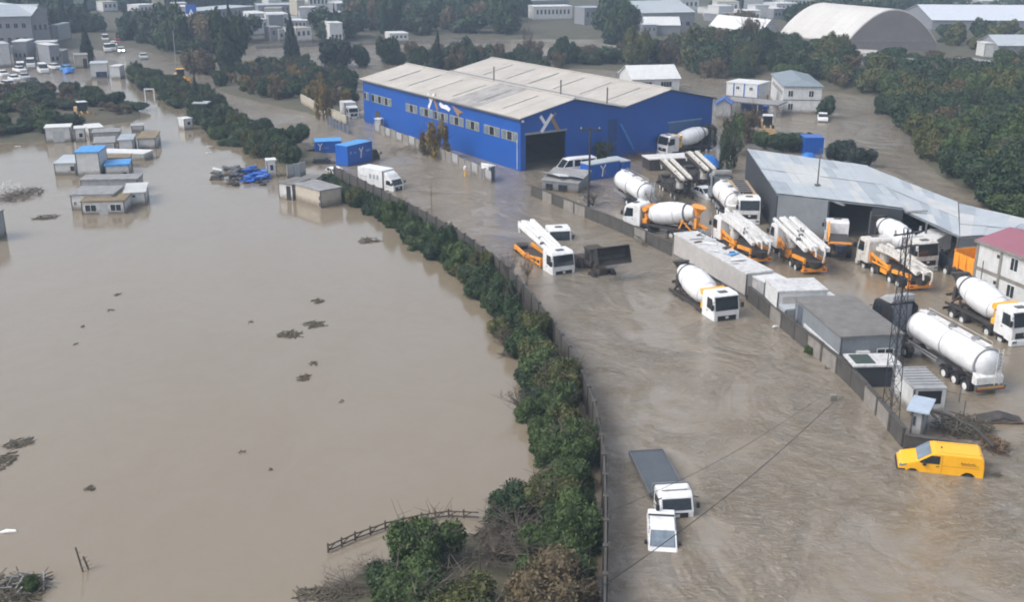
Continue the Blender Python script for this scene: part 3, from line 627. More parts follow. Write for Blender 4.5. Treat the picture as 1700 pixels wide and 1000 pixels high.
for x in (.02, .3, .62, .95): box('post', CONC, t, wd*x, wd*x+.25, .1, .35, -1.3, 2.15)
gable('small blue-roofed porch beside the right end of the blue hall', (1188,196), (1212,197), 4, 2.6, .9, 'y', CABG, BLUEP, name='porch', cat='porch')
gable('small white gabled house with two window groups behind the blue hall', (1049,158), (1127,156), 10, 3.3, 2.2, 'x', CABW, ROOFW, [('window','f',.12,.42,1.5,2.7,CABW,4),('window','f',.60,.84,1.5,2.7,CABW,4)], name='white_house', cat='house')
cabin('grey lean-to roof at the left of the white gabled house', (1022,140), (1046,141), 5, 2.5, CONC, ROOFG, [], name='lean_to', cat='shed')
# ------------------------------------------------ vaulted hangar on the right bank
ha = G(1404, 97, 1); hb = G(1552, 97, 1); d = hb-ha; HWd = d.length; HDp = 92
hg = thing('vaulted_hangar', 'huge pale barrel-vaulted hangar with brown-grey end wall on the wooded bank', 'hangar', (ha.x, ha.y, 1), math.atan2(d.y, d.x))
zs_ = zat(ha, 72.5)-1; zt = 12.2; N = 20; arc = [(HWd*i/N, zs_+(zt-zs_)*math.sin(math.pi*i/N)**.85) for i in range(N+1)]
MB().prism([(0, -2)]+arc+[(HWd, -2)], 0, .4).build('end_wall', ARCHWALL, hg)
skew = 0
c_ = G(1294, 57.5, 1+zs_)-ha; ld = Vector((c_.x, c_.y, 0)); ex = Vector((d.x, d.y, 0)).normalized(); ey = Vector((-ex.y, ex.x, 0)); sx, sy = ld.dot(ex), ld.dot(ey)
for j in range(8):
    t0, t1 = j/8, (j+1)/8-.002; m_ = MB(); n_ = len(arc)
    vs = [(x+sx*t, .2+sy*t, z+off) for t in (t0, t1) for off in (.02, .35) for x, z in arc]; fs = []
    for i in range(N):
        fs += [(n_+i, n_+i+1, 3*n_+i+1, 3*n_+i), (i, 2*n_+i, 2*n_+i+1, i+1), (i, i+1, n_+i+1, n_+i), (2*n_+i, 3*n_+i, 3*n_+i+1, 2*n_+i+1)]
    fs += [(0, n_, 3*n_, 2*n_), (N, 2*n_+N, 3*n_+N, n_+N)]
    m_.add(vs, fs).build('roof_section', ARCHROOF, hg)
MB().add([(0,.4,-2),(sx,sy,-2),(sx,sy,zs_),(0,.4,zs_),(.3,.4,-2),(sx+.3,sy,-2),(sx+.3,sy,zs_),(.3,.4,zs_)], [(0,1,2,3),(7,6,5,4),(3,2,6,7),(0,4,5,1),(0,3,7,4),(1,5,6,2)]).build('side_wall', ARCHWALL, hg)
MB().add([(0+HWd,.4,-2),(sx+HWd,sy,-2),(sx+HWd,sy,zs_),(HWd,.4,zs_),(HWd-.3,.4,-2),(sx-.3+HWd,sy,-2),(sx-.3+HWd,sy,zs_),(HWd-.3,.4,zs_)], [(0,1,2,3),(7,6,5,4),(3,2,6,7),(0,4,5,1),(0,3,7,4),(1,5,6,2)]).build('side_wall', ARCHWALL, hg)
MB().add([(0+sx,sy,-2),(HWd+sx,sy,-2)]+[(x+sx,sy,z) for x,z in reversed(arc)], [tuple(range(N+3))]).build('rear_wall', ARCHWALL, hg)
box('wall_girt', CONC, hg, 1, HWd-1, -.08, -.003, 4.3, 4.6)
FG = 'far industrial buildings'
def fw_(n, z0=1.5, z1=3, f='f'): return wins(f, n, z0, z1, frame=CABG, npane=2)
gable('low white gabled annex at the left end of the vaulted hangar', (1262,78), (1290,76), 22, 4.5, 3, 'y', CABW, ROOFW, name='annex', cat='building', base=1)
gable('very long hall with lilac white roof right of the vaulted hangar', (1545,60), (1790,62), 38, 5, 3.5, 'x', FARWALL, ROOFL, fw_(14), name='long_hall', cat='hall', base=1)
gable('small grey house with pale roof in the far right trees', (1654,103), (1720,103), 12, 4, 2, 'x', FARWALL, METAL1, fw_(2), name='grey_house', cat='house', base=2)
cabin('white cube hut left of the small grey house', (1632,101), (1648,101), 5, 4.2, CABW, ROOFW, [], name='white_hut', cat='hut', base=2)
cabin('flat grey shed roof among brown scrub on the right bank', (1612,126), (1664,124), 12, 2.5, FARWALL, ROOFG, [], name='flat_shed', cat='shed', base=2)
cabin('long flat concrete roof right below the hangar end wall', (1455,121), (1520,125), 9, 2.6, CONC, ROOFG, fw_(5, .8, 1.8), name='flat_shed', cat='shed', base=2)
cabin('low pale building with row of small windows under the hangar', (1404,112), (1448,114), 8, 3.4, CABW, FIBRE, fw_(7, 1.2, 2.4), name='low_building', cat='building', base=2)
cabin('tan flat roofed yard block right of the concrete roof', (1535,126), (1590,122), 10, 2.2, CONC, TAN, [], name='flat_shed', cat='shed', base=2)
# top left factory
gable('large factory with grey blue roof in the top left corner', (-60,88), (58,85), 34, 9.6, 2.2, 'x', FARWALL, METAL2, wins('f', 8, 6.4, 7.8, frame=CABG)+wins('f', 8, 2, 4, frame=CABG), name='factory', cat='factory', base=.5)
gable('gable end wing at the right of the top left factory', (58,84), (86,82), 30, 9.2, 2.6, 'y', FARWALL, METAL2, wins('f', 3, 5.5, 7.2, frame=CABG), name='factory_wing', cat='factory', base=.5)
cabin('white sloping annex at the far right of the factory wing', (87,70), (98,70), 10, 5, CABG, METAL1, [], name='annex', cat='building', base=.5)
cabin('white cube building on the left edge above the parked vans', (-12,112), (20,110), 8, 5.5, CABW, METAL1, [], name='white_building', cat='building', base=.2)
cabin('open shed with pale roof edge below the factory', (60,92), (95,91), 6, 3.4, FARWALL, METAL3, wins('f', 3, .5, 2.8, frame=DARK), name='open_shed', cat='shed', base=.3)
cabin('small white cube house right of the factory trees', (67,70), (85,69), 6, 4.6, CABW, ROOFW, fw_(2), name='cube_house', cat='house', base=.5)
# far white blocks, top middle
specs = [((330,40),(425,30),14,4.5,METAL1,'long shed with pale blue-grey roof right of the blue sign'),
 ((250,48),(285,46),8,4,ROOFW,'small white roofed house left of the blue sign'), ((318,52),(338,51),8,5,ROOFW,'white house block just under the blue sign'),
 ((172,20),(196,19),10,4,CREAM,'cream roofed building at the far end of the road'), ((232,26),(262,24),8,4,ROOFW,'low white building among the dark trees at the top'),
 ((415,45),(443,44),10,4.5,ROOFW,'white flat building at left of the white cluster'), ((415,60),(446,58),8,5,CABW,'pale terraced house in front of the white cluster'),
 ((448,52),(480,51),10,5.5,ROOFW,'white block with many small windows mid cluster'), ((450,68),(470,67),6,4,ROOFG,'low pale hut at the foot of the white cluster'),
 ((482,50),(510,49),10,3,ROOFW,'long low white roof at the right of the cluster'), ((430,26),(512,24),12,4,METAL1,'long bluish roof behind the white cluster'),
 ((513,28),(548,27),14,11,ROOFW,'tallest white block of the far cluster'), ((548,26),(578,25),12,5,ROOFW,'white side block right of the tallest one'),
 ((492,70),(518,68),7,4,CREAM,'small pale house beside the tall conifer'), ((637,22),(656,21),8,4,ROOFW,'tiny white gabled building in the misty trees'),
 ((882,22),(945,20),14,5,METAL1,'bluish roofed hall high up among misty trees'), ((886,34),(950,33),10,5,ROOFW,'white house row above the flooded field'),
 ((970,42),(1002,41),9,6,METAL2,'grey blue house at the right end of the flooded field'), ((648,70),(678,69),7,2.5,ROOFW,'small white roof by the field wall'),
 ((1066,60),(1090,60),8,3.5,METAL1,'low building under the grey sawtooth hall'), ((1225,42),(1262,42),9,5,ROOFW,'white roofed house left of the hangar annex'),
 ((1288,28),(1325,27),10,5,ROOFW,'white building top right above the hangar'), ((1413,20),(1432,20),7,4,ROOFW,'small white house above the hangar roof, left one'),
 ((1437,20),(1456,20),7,4,ROOFW,'small white house above the hangar roof, right one'), ((1300,18),(1392,16),14,5,CREAM,'long cream block at the top right horizon'),
 ((1120,20),(1160,19),12,5,ROOFW,'pale block at the top behind the grey hall'), ((1190,24),(1226,24),12,5,CREAM,'beige block at the top right of the grey hall'),
 ((1600,24),(1680,24),12,4,CREAM,'long pale building behind the lilac roof hall')]
for (L, R, dp, h, rf, lab) in specs:
    n = max(2, int((R[0]-L[0])/7))
    cabin(lab, L, R, dp, h, CABW if rf in (ROOFW, CREAM, CABW) else FARWALL, rf, wins('f', n, h*.45, h*.8, frame=CABG), name='far_building', cat='building', base=.6, trims=False)
rr = random.Random(21)
for (x0, x1, y0, y1, n_, lb) in ((418,600,20,70,16,'small pale block in the misty white town left of the cedar'), (1165,1300,12,44,9,'small pale block in the misty town above the hangar annex'), (235,320,22,60,5,'small pale house among trees left of the blue sign'), (4,120,95,116,5,'small grey hut behind the far left parking lot'), (1600,1700,26,40,3,'small pale block behind the lilac roof')):
    for k_ in range(n_):
        x = rr.uniform(x0, x1); y = rr.uniform(y0, y1); w_ = rr.uniform(12, 30)
        cabin(lb, (x, y), (x+w_, y-rr.uniform(0, 1.5)), rr.uniform(5, 10), rr.uniform(2.5, 6.5), rr.choice([CABW, CABW, CABG, CREAM, FARWALL]), rr.choice([ROOFW, METAL1, ROOFG, CREAM, ROOFW]), wins('f', max(2, int(w_/6)), 1.2, 2.2, frame=TRIM, npane=1), name='far_building', cat='building', base=.6, trims=False, group='pale blocks of the far town')
gable('grey hall with pale saw-like roof right of the big dark tree', (1066,52), (1152,50), 30, 6, 3, 'x', FARWALL, METAL1, fw_(6), name='grey_hall', cat='hall', base=.6)
gable('white tent-like vaulted shed in front of the grey hall', (1070,58), (1128,58), 9, 3.2, 2.2, 'x', FARWALL, ROOFW, [], name='white_shed', cat='shed', base=.6)
# blue sign board
g = G(320, 46, .6); sg = thing('sign_board', 'tall blue sign board with a white emblem among the far trees', 'sign', g)
MB().cyl((0,0,-1), (0,0,3.2), .25).build('pole', STEEL, sg); box('panel', BLUEP, sg, -1.8, 1.8, -.2, .2, 2.8, 7.8)
MB().prism([(0,2.2),(.9,0),(.45,0),(0,1.2),(-.5,0),(-1.0,0)], -.25, -.201).build('emblem', LOGOW, sg).location = (0, 0, 4.3)
# ------------------------------------------------ vehicles (x forward, origin on the road under the middle of the front)
def vloc(front, rear, sink):
    """front, rear: waterline pixels under the nose and the tail; returns location of the nose and heading"""
    a = G(*front); b = G(*rear); d = a-b; return (a.x, a.y, -sink), math.atan2(d.y, d.x)
def wheel(par, x, y, r=.5, w=.3, rim=RIM, name='wheel', n=18):
    t = MB().lathe([(0, r*.86), (.12, r), (.88, r), (1, r*.86)], (x, y-w/2, r), (x, y+w/2, r), n).build(name, RUBBER, par)
    s = 1 if y > 0 else -1
    MB().lathe([(0, r*.55), (.6, r*.52), (1, r*.22)], (x, y+s*w*.40, r), (x, y+s*(w*.5+.03), r), 12).build('rim', rim, t)
    return t
def cab_(par, W_=2.5, z0=.95, z1=3.35, L_=2.25, m=WHITE, bump_m=None, x0=0, hatch=True, visor=False, deflector=False, rake=.28):
    h = W_/2; zm = z0+(z1-z0)*.40
    MB().prism([(x0-L_, z0), (x0-.02, z0-.25), (x0, z0+.1), (x0, zm), (x0-rake, z1-.22), (x0-rake-.28, z1), (x0-L_+.15, z1+.03), (x0-L_, z1-.15)], -h, h).build('cab', m, par, bevel=.07)
    zt = z1-.30
    sl = rake/(z1-.22-zm)
    def fx(z): return x0-(z-zm)*sl
    MB().prism([(fx(zm+.08)+.006, zm+.08), (fx(zm+.08)+.045, zm+.08), (fx(zt)+.045, zt), (fx(zt)+.006, zt)], -h+.14, h-.14).build('windscreen', GLASS, par)
    wp = MB(); wp.bar((fx(zm+.12)+.06, -.8, zm+.12), (fx(zm+.5)+.06, -.1, zm+.5), .03, .03); wp.bar((fx(zm+.12)+.06, .1, zm+.12), (fx(zm+.5)+.06, .8, zm+.5), .03, .03); wp.build('wiper', BLACK, par)
    for s in (-1, 1):
        y0, y1 = sorted((s*(h+.004), s*(h+.03)))
        MB().prism([(x0-1.35, zm+.1), (x0-.22, zm+.02), (x0-rake-.2, z1-.38), (x0-1.35, z1-.38)], y0, y1).build('side_window', GLASS, par)
        d = MB().prism([(x0-1.5, z0+.12), (x0-.18, z0+.12), (x0-.16, zm-.04), (x0-1.5, zm+.02)], *sorted((s*(h+.003), s*(h+.014)))).build('door', m, par)
        box('handle', BLACK, d, x0-1.4, x0-1.2, *sorted((s*(h+.015), s*(h+.05))), zm-.2, zm-.14)
        mr = MB().box(x0-.12, x0+.1, *sorted((s*(h+.10), s*(h+.10+.10*W_))), zm+.2, zm+.28*W_).build('mirror', BLACK, par, bevel=.03)
        MB().bar((x0-.15, s*(h-.05), zm+.9), (x0, s*(h+.2), zm+.9), .05, .05).build('mirror_arm', BLACK, par)
        box('headlight', PALEGLASS, par, x0+.05, x0+.13, *sorted((s*(h-.5), s*(h-.08))), z0-.32, z0-.1)
        box('wheel_arch', BLACK, par, x0-1.9, x0-.9, *sorted((s*(h-.30), s*(h+.01))), z0-.28, z0-.003)
    MB().box(x0-.3, x0+.10, -h, h, z0-.6, z0-.06).build('bumper', bump_m or m, par, bevel=.05)
    box('grille', BLACK, par, x0+.004, x0+.06, -h+.35, h-.35, z0+.05, z0+.55)
    box('emblem', RIM, par, x0+.061, x0+.08, -.14, .14, z0+.3, z0+.5)
    if hatch: box('roof_hatch', TRIM, par, x0-1.25, x0-.75, -.4, .4, z1+.02, z1+.09)
    if visor: box('sun_visor', BLACK, par, x0-rake-.15, x0-rake+.18, -h+.1, h-.1, z1-.25, z1-.18)
    if deflector: MB().prism([(x0-L_+.1, z1+.03), (x0-.8, z1+.03), (x0-L_+.3, z1+.6), (x0-L_+.1, z1+.6)], -h+.25, h-.25).build('roof_deflector', m, par, bevel=.04)
def chassis(par, x0, x1, wheels, z=.95, m=DARK, rim=RIM, track=1.02):
    c = MB(); c.box(x1, x0, -.5, -.35, z, z+.28); c.box(x1, x0, .35, .5, z, z+.28)
    for i in range(6):
        x = x1+(x0-x1)*(i+.5)/6; c.box(x-.06, x+.06, -.35, .35, z+.02, z+.2)
    c.build('chassis', m, par)
    for wx in wheels:
        for s in (-1, 1):
            wheel(par, wx, s*track, .52 if track > 1 else .42, .34 if wx > -3.5 or track < 1 else .55, rim)
    for wx in wheels:
        if wx < -3 and track > 1:
            for s in (-1, 1): MB().prism([(wx-.62,.7),(wx-.45,1.08),(wx,1.2),(wx+.45,1.08),(wx+.62,.7),(wx+.56,.7),(wx+.4,1.02),(wx,1.13),(wx-.4,1.02),(wx-.56,.7)], *sorted((s*.75, s*1.3))).build('mudguard', m, par)
def mixer(label, front, rear, sink, acc=ORANGE, drum=WHITEDRUM, cabm=WHITE, bandcol=RUBBER, size=1.0, rearacc=True, roll=0, bump_m=None, group='concrete mixer trucks'):
    loc, rz = vloc(front, rear, sink)
    t = thing('mixer_truck', label, 'mixer truck', loc, rz, group, tilt=(roll, 0))
    cab_(t, m=cabm, bump_m=bump_m, visor=True)
    chassis(t, -2.0, -9.0, (-1.4, -3.1, -6.3, -7.7))
    p0 = Vector((-2.95, 0, 2.3)); p1 = Vector((-8.5, 0, 3.25)); q = [(0,.35),(.015,.78),(.10,1.06),(.22,1.23),(.42,1.30),(.60,1.26),(.78,1.06),(.92,.76),(1,.6)]
    d = MB().lathe(q, p0, p1, 28).build('drum', drum, t, smooth=True)
    def ringat(tt, r, w, m, nm):
        L = (p1-p0).length; MB().lathe([(0, r-.02), (.1, r), (.9, r), (1, r-.02)], p0+(p1-p0)*tt, p0+(p1-p0)*(tt+w), 28).build(nm, m, d)
    ringat(.80, 1.06, .035, TRIM, 'roller_ring'); ringat(.105, 1.09, .012, ROOFG, 'weld_seam'); ringat(.60, 1.28, .008, ROOFG, 'weld_seam')
    # pedestals, tank, hopper, chute
    MB().box(-3.0, -2.45, -1.0, 1.0, 1.25, 1.9).box(-2.95, -2.6, -.8, -.6, 1.9, 2.5).box(-2.95, -2.6, .6, .8, 1.9, 2.5).build('front_pedestal', acc, t, bevel=.03)
    MB().cyl((-2.72, -1.1, 3.0), (-2.72, 1.1, 3.0), .30, n=14).build('water_tank', acc if acc is not WHITE else CABG, t, smooth=True)
    MB().box(-3.02, -2.42, -.25, .25, 2.2, 2.7).build('gearbox', BLACK, t)
    rp = MB(); rp.bar((-7.0,-.9,1.25),(-7.45,-.85,2.3),.16,.16).bar((-7.0,.9,1.25),(-7.45,.85,2.3),.16,.16).bar((-8.6,-.8,1.25),(-7.5,-.85,2.3),.12,.12).bar((-8.6,.8,1.25),(-7.5,.85,2.3),.12,.12).box(-7.6,-7.3,-1,1,2.2,2.36)
    rp.build('rear_support', acc if rearacc else DARK, t)
    fd = MB(); fd.box(-8.9, -2.5, -1.2, -1.05, 1.2, 1.42).box(-8.9, -2.5, 1.05, 1.2, 1.2, 1.42); fd.build('side_rail', DARK, t)
    MB().lathe([(0, .35), (.5, .5), (1, .85)], (-8.75, 0, 3.0), (-8.95, 0, 4.0), 12).build('hopper', acc if rearacc else DARK, t)
    c = MB().prism([(-.35,0),(.35,0),(.28,-.05),(.2,-.22),(-.2,-.22),(-.28,-.05)], 0, 1.7, 'x').build('chute', acc if rearacc else DARK, t)
    c.location = (-8.6, 0, 2.35); c.rotation_euler = (0, rad(25), math.pi)
    c = MB().prism([(-.5,0),(.5,0),(.45,1.2),(-.45,1.2)], -8.95, -8.6, 'x').build('collector', acc if rearacc else DARK, t)
    c.location = (0, 0, 1.5)
    ld = MB(); ld.bar((-8.9,.95,.9),(-8.9,.95,3.6),.05,.05).bar((-8.9,1.3,.9),(-8.9,1.3,3.6),.05,.05)
    for i in range(8): ld.bar((-8.9,.95,1.1+i*.32),(-8.9,1.3,1.1+i*.32),.04,.04)
    ld.build('ladder', STEEL, t)
    box('rear_bumper', DARK, t, -9.1, -9.0, -1.2, 1.2, .6, .85)
    for s in (-1, 1): box('tail_light', SIGNAL, t, -9.14, -9.101, *sorted((s*.7, s*1.1)), .65, .8)
    return t
def pump(label, front, rear, sink, acc=ORANGE, boom=WHITE, cabm=WHITE, L_=9.6, nb=4, boomx=(.6, -8.6), boomz=(2.95, 3.55), cab=True, roll=0, arch=False, base=DARK, group='concrete pump trucks with folded booms', wd=1.5):
    loc, rz = vloc(front, rear, sink)
    t = thing('boom_pump_truck', label, 'pump truck', loc, rz, group, tilt=(roll, 0))
    if cab: cab_(t, m=cabm)
    chassis(t, -2.0, -L_, (-1.4, -3.1, -6.4, -7.8), m=base)
    box('deck', base, t, -L_, -2.45, -1.15, 1.15, 1.24, 1.36)
    for s in (-1, 1):
        m_ = MB()
        m_.bar((-2.7, s*1.18, 1.25), (-2.7, s*1.18, 2.25), .16, .35); m_.bar((-2.7, s*1.2, 2.1), (-6.2, s*1.2, 1.6), .14, .26); m_.bar((-3.0, s*1.2, 1.4), (-6.2, s*1.2, 1.45), .12, .14)
        m_.bar((-3.9, s*1.2, 1.4), (-3.5, s*1.2, 2.0), .12, .12); m_.bar((-6.0, s*1.2, 1.3), (-6.0, s*1.2, 1.9), .14, .3)
        m_.build('outrigger_frame', acc, t)
        o = MB(); o.bar((-6.6, s*1.12, 1.45), (-L_+.2, s*1.0, 1.75), .24, .34); o.bar((-L_+.3, s*1.0, .7), (-L_+.3, s*1.0, 1.9), .2, .2); o.box(-L_+.1, -L_+.5, s*1.0-.2, s*1.0+.2, .55, .7); o.build('rear_outrigger', acc, t)
        box('toolbox', acc if acc is ORANGE else base, t, -5.6, -4.4, *sorted((s*.85, s*1.14)), .75, 1.2)
        box('side_step', base, t, -4.2, -3.7, *sorted((s*.8, s*1.2)), .5, 1.1)
    MB().cyl((-3.2, 0, 1.36), (-3.2, 0, 2.6), .5, .42, 14).box(-3.75, -2.65, -.45, .45, 2.3, 2.9).build('turret', boom, t)
    x0, x1 = boomx; z0, z1 = boomz; wdt = wd
    for i in range(nb):
        y = -wdt/2+wdt*i/(nb-1); w = wdt/(nb-1)*.62; lift = (0, .16, .1, .2, .05)[i % 5]
        sec = MB(); a = x0-(.0, .5, .2, .7, .4)[i % 5]; b = x1+(.3, 0, .6, .1, .4)[i % 5]
        if arch:
            pts = [Vector((a+(b-a)*k/6, y, z0+(z1-z0)*(k/6)+lift+.35*math.sin(math.pi*k/6))) for k in range(7)]
            for p_, q_ in zip(pts, pts[1:]): sec.bar(p_, q_, w, .36)
        else:
            sec.add([(a, y-w/2, z0+lift), (a, y+w/2, z0+lift), (a, y+w/2, z0+lift+.28), (a, y-w/2, z0+lift+.28), (b, y-w/2, z1+lift-.05), (b, y+w/2, z1+lift-.05), (b, y+w/2, z1+lift+.42), (b, y-w/2, z1+lift+.42)],
                    [(0,3,2,1),(4,5,6,7),(0,1,5,4),(1,2,6,5),(2,3,7,6),(3,0,4,7)])
        o = sec.build('boom_section', (boom if not (acc is DARK) or i in (1, 3) else MUD), t, bevel=0 if arch else .04)
        top = .36 if not arch else .5
        MB().path([(a-.3, y+w*.25, z0+lift+top), (b+.4, y+w*.25, z1+lift+top+.12)], .055, 8).build('delivery_pipe', RIM if boom is not MUDWHITE else MUDWHITE, o)
        hx = a+(b-a)*(.25+.13*i)
        MB().cyl((hx, y-w/2-.04, z0+(z1-z0)*.4+lift+.2), (hx, y+w/2+.04, z0+(z1-z0)*.4+lift+.2), .16, n=10).build('hinge', TRIM, o)
    cy = MB()
    for yy in (-.35, .35): cy.cyl((-3.0, yy, 2.5), (-5.3, yy, z0+.1), .11, n=8)
    cy.build('hydraulic_ram', STEEL, t)
    MB().path([(x1+.1, -.5, z1+.4), (x1-.35, -.5, z1+.35), (x1-.5, -.45, z1-.2), (x1-.3, -.4, z1-.9)], .09, 8).path([(x1+.1, .4, z1+.4), (x1-.3, .4, z1+.3), (x1-.4, .4, z1-.3)], .09, 8).build('end_hose', boom if boom is MUDWHITE else RIM, t)
    MB().lathe([(0, .75), (1, .45)], (-L_-.1, 0, 1.75), (-L_-.1, 0, 1.0), 10).build('hopper', DARK, t)
    for s in (-1, 1): box('tail_light', SIGNAL, t, -L_-.18, -L_-.14, *sorted((s*.8, s*1.15)), .75, .9)
    box('rear_bumper', acc if acc is ORANGE else base, t, -L_-.14, -L_+.02, -1.25, 1.25, .6, .95)
    return t
def silo(label, front, rear, sink, tankm=WHITEDRUM, L_=9.6, group='white bulk cement trailers', ntr=True):
    """front = nose of the tank, rear = tail"""
    loc, rz = vloc(front, rear, sink); t = thing('bulk_trailer', label, 'tank trailer', loc, rz, group)
    zc = 2.45; R_ = 1.22
    MB().lathe([(0,.25),(.012,.75),(.05,1.08),(.1,R_),(.30,R_+.03),(.46,R_-.04),(.55,R_-.04),(.72,R_+.03),(.90,R_),(.95,1.08),(.988,.75),(1,.3)], (0, 0, zc+.1), (-L_, 0, zc), 30).build('tank', tankm, t, smooth=True)
    for i, x in enumerate((-1.5, -6.2)):
        MB().lathe([(0,1.16),(.25,1.0),(1,.35)], (x-1.1, 0, zc-.15), (x-1.1, 0, zc-1.5), 18).build('discharge_cone', tankm, t, smooth=True)
    for x in (-.55, -L_*.5, -L_+.55): MB().lathe([(0, R_+.02), (1, R_+.02)], (x, 0, zc), (x-.1, 0, zc), 30).build('tank_ring', CABG, t)
    MB().box(-L_+.6, -.6, -.32, .32, zc+R_+.08, zc+R_+.13).build('catwalk', DIRTYWHITE, t)
    for x in (-1.8, -4.6, -7.4): MB().cyl((x, 0, zc+R_), (x, 0, zc+R_+.26), .32, n=14).build('manhole', TRIM if x == -4.6 else STEEL, t)
    rl = MB()
    for s in (-.4, .4):
        rl.path([(-.9, s, zc+R_+.1), (-.9, s, zc+R_+.35), (-L_+.8, s, zc+R_+.35), (-L_+.8, s, zc+R_+.1)], .015, 4)
        if s > 0: break
    rl.build('hand_rail', RIM, t)
    c = MB(); c.box(-L_+.2, -.4, -.5, -.38, 1.0, 1.25).box(-L_+.2, -.4, .38, .5, 1.0, 1.25); c.build('chassis', DARK, t)
    for x in (-L_+1.1, -L_+2.41, -L_+3.72):
        for s in (-1, 1):
            wheel(t, x, s*1.03, .52, .42, WHITE)
            MB().prism([(x-.62,.8),(x-.45,1.12),(x,1.24),(x+.45,1.12),(x+.62,.8),(x+.56,.8),(x,1.17),(x-.56,.8)], *sorted((s*.8, s*1.27))).build('mudguard', BLACK, t)
    MB().path([(-1, 1.25, 1.2), (-5, 1.28, 1.15)], .08, 8).path([(-1, 1.25, 1.4), (-5, 1.28, 1.4)], .06, 8).build('side_pipe', STEEL, t)
    MB().path([(-1, -1.25, 1.2), (-5, -1.28, 1.15)], .08, 8).build('side_pipe', STEEL, t)
    ld = MB(); x = -L_-.12; ld.bar((x,-.75,.9),(x,-.75,3.75),.05,.05).bar((x,-.35,.9),(x,-.35,3.75),.05,.05)
    for i in range(9): ld.bar((x,-.75,1.1+i*.3),(x,-.35,1.1+i*.3),.04,.04)
    ld.build('ladder', RIM, t)
    MB().prism([(-L_+.5,1.0),(-L_+.5,1.9),(-L_-.05,1.6),(-L_-.05,1.0)], -1.15, 1.15).build('tail_skirt', DIRTYWHITE, t, bevel=.04)
    box('rear_bumper', TRIM, t, -L_-.25, -L_-.06, -1.25, 1.25, .62, .95)
    box('light_bar', mat('yellow_red_reflector', (.5,.28,.05), .4), t, -L_-.27, -L_-.251, -1.1, 1.1, .78, .92)
    for s in (-1, 1): box('tail_light', SIGNAL, t, -L_-.29, -L_-.271, *sorted((s*.8, s*1.15)), .66, .76)
    return t
def tractor(label, front, rear, sink, cabm=BLACK, back=GREYW):
    loc, rz = vloc(front, rear, sink); t = thing('truck_tractor', label, 'truck', loc, rz)
    cab_(t, m=cabm, z1=3.7, hatch=False)
    MB().prism([(-2.24, 1.3), (-2.24, 3.55), (-2.30, 3.55), (-2.30, 1.3)], -1.02, 1.02).build('rear_panel', back, t)
    for s in (-1, 1): MB().prism([(-2.9, 1.2), (-2.2, 1.2), (-2.2, 3.7), (-2.75, 3.5)], *sorted((s*1.16, s*1.24))).build('side_fairing', BLACK, t)
    MB().prism([(-2.3, 3.72), (-.7, 3.72), (-1.4, 4.25), (-2.5, 4.45), (-2.5, 4.0)], -1.1, 1.1).build('roof_deflector', CABG, t, bevel=.1)
    chassis(t, -2.0, -5.8, (-1.4, -4.9), rim=WHITE)
    box('fuel_tank', STEEL, t, -3.9, -2.6, -1.2, -.6, .6, 1.15, .06); MB().cyl((-4.9, 0, 1.25), (-4.9, 0, 1.38), .5, n=14).build('fifth_wheel', TRIM, t)
    return t
# --- mixers on the road and in the yard
mixer('white mixer truck with yellow accents standing alone in the flooded road', (1206,532), (1136,487), 1.05, acc=AMBER, bump_m=WHITE, rearacc=False)
mixer('large white mixer truck with amber frame at the right edge, facing right', (1698,574), (1586,517), .35, acc=AMBER, rearacc=False)
mixer('mixer truck facing left at the yard wall with orange chute at its right', (1042,376), (1145,394), .35, acc=ORANGE)
mixer('mixer truck in front of the blue hall, cab at left, drum at right', (1099,257), (1170,248), .4, acc=AMBER, rearacc=False)
mixer('mixer truck with dirty drum beside the open shed, tail toward the dark doorway', (1538,452), (1453,412), .3, acc=WHITE, cabm=MUDWHITE, rearacc=False)
# --- pump trucks
pump('pump truck with orange frame and white folded boom, stuck in the flooded road', (936,455), (868,415), 1.15, boomx=(-1.6, -9.2), boomz=(2.9, 4.0))
pump('pump truck with tangled white boom, first behind the long pale trailer', (1198,398), (1276,448), .3, arch=True, boomx=(-.6, -10.2), boomz=(3.3, 2.5), nb=5, wd=2.0, boom=DIRTYWHITE)
pump('pump truck with straight ribbed white boom, between the two other pump trucks', (1294,412), (1375,474), .3, boomx=(-.4, -10.2), boomz=(3.6, 2.7), nb=5, wd=2.3, acc=ORANGE, boom=DIRTYWHITE)
pump('pump truck with mud-caked boom under the big mixer drum, by the pylon', (1438,436), (1524,482), .3, boom=MUDWHITE, cabm=MUDWHITE, acc=ORANGE, boomx=(-2.2, -10.2), boomz=(2.5, 2.0), arch=True, nb=4, wd=1.5)
pump('mud-splashed boom truck left of the white car in the yard, nearer one', (1140,335), (1073,283), .3, acc=DARK, boom=MUDWHITE, cabm=MUDWHITE, cab=False, boomx=(-.2, -10), boomz=(2.7, 3.3), nb=4, group='concrete pump trucks with folded booms')
pump('mud-splashed boom truck farther back beside the flat pale trailer', (1180,318), (1115,272), .3, acc=DARK, boom=MUDWHITE, cabm=MUDWHITE, cab=False, boomx=(-.2, -9.5), boomz=(2.7, 3.3), nb=4)
# --- tank trailers and tractors
silo('long white bulk tank trailer with three white-rimmed wheels, tail at lower right', (1516,578), (1636,652), .25)
tractor('dark truck tractor with grey back panel coupled to the long tank trailer', (1462,556), (1512,584), .1)
silo('white tank trailer behind the left-facing mixer by the yard wall', (1030,325), (1092,362), .2, L_=8.8)
silo('grimy white tank trailer with grey cab back, left of the tan tank truck', (1195,342), (1235,383), .3, L_=7.5, tankm=DIRTYWHITE)
tractor('truck tractor with grey back panel above the grimy tank trailer', (1190,330), (1209,350), .2, cabm=GREYW)
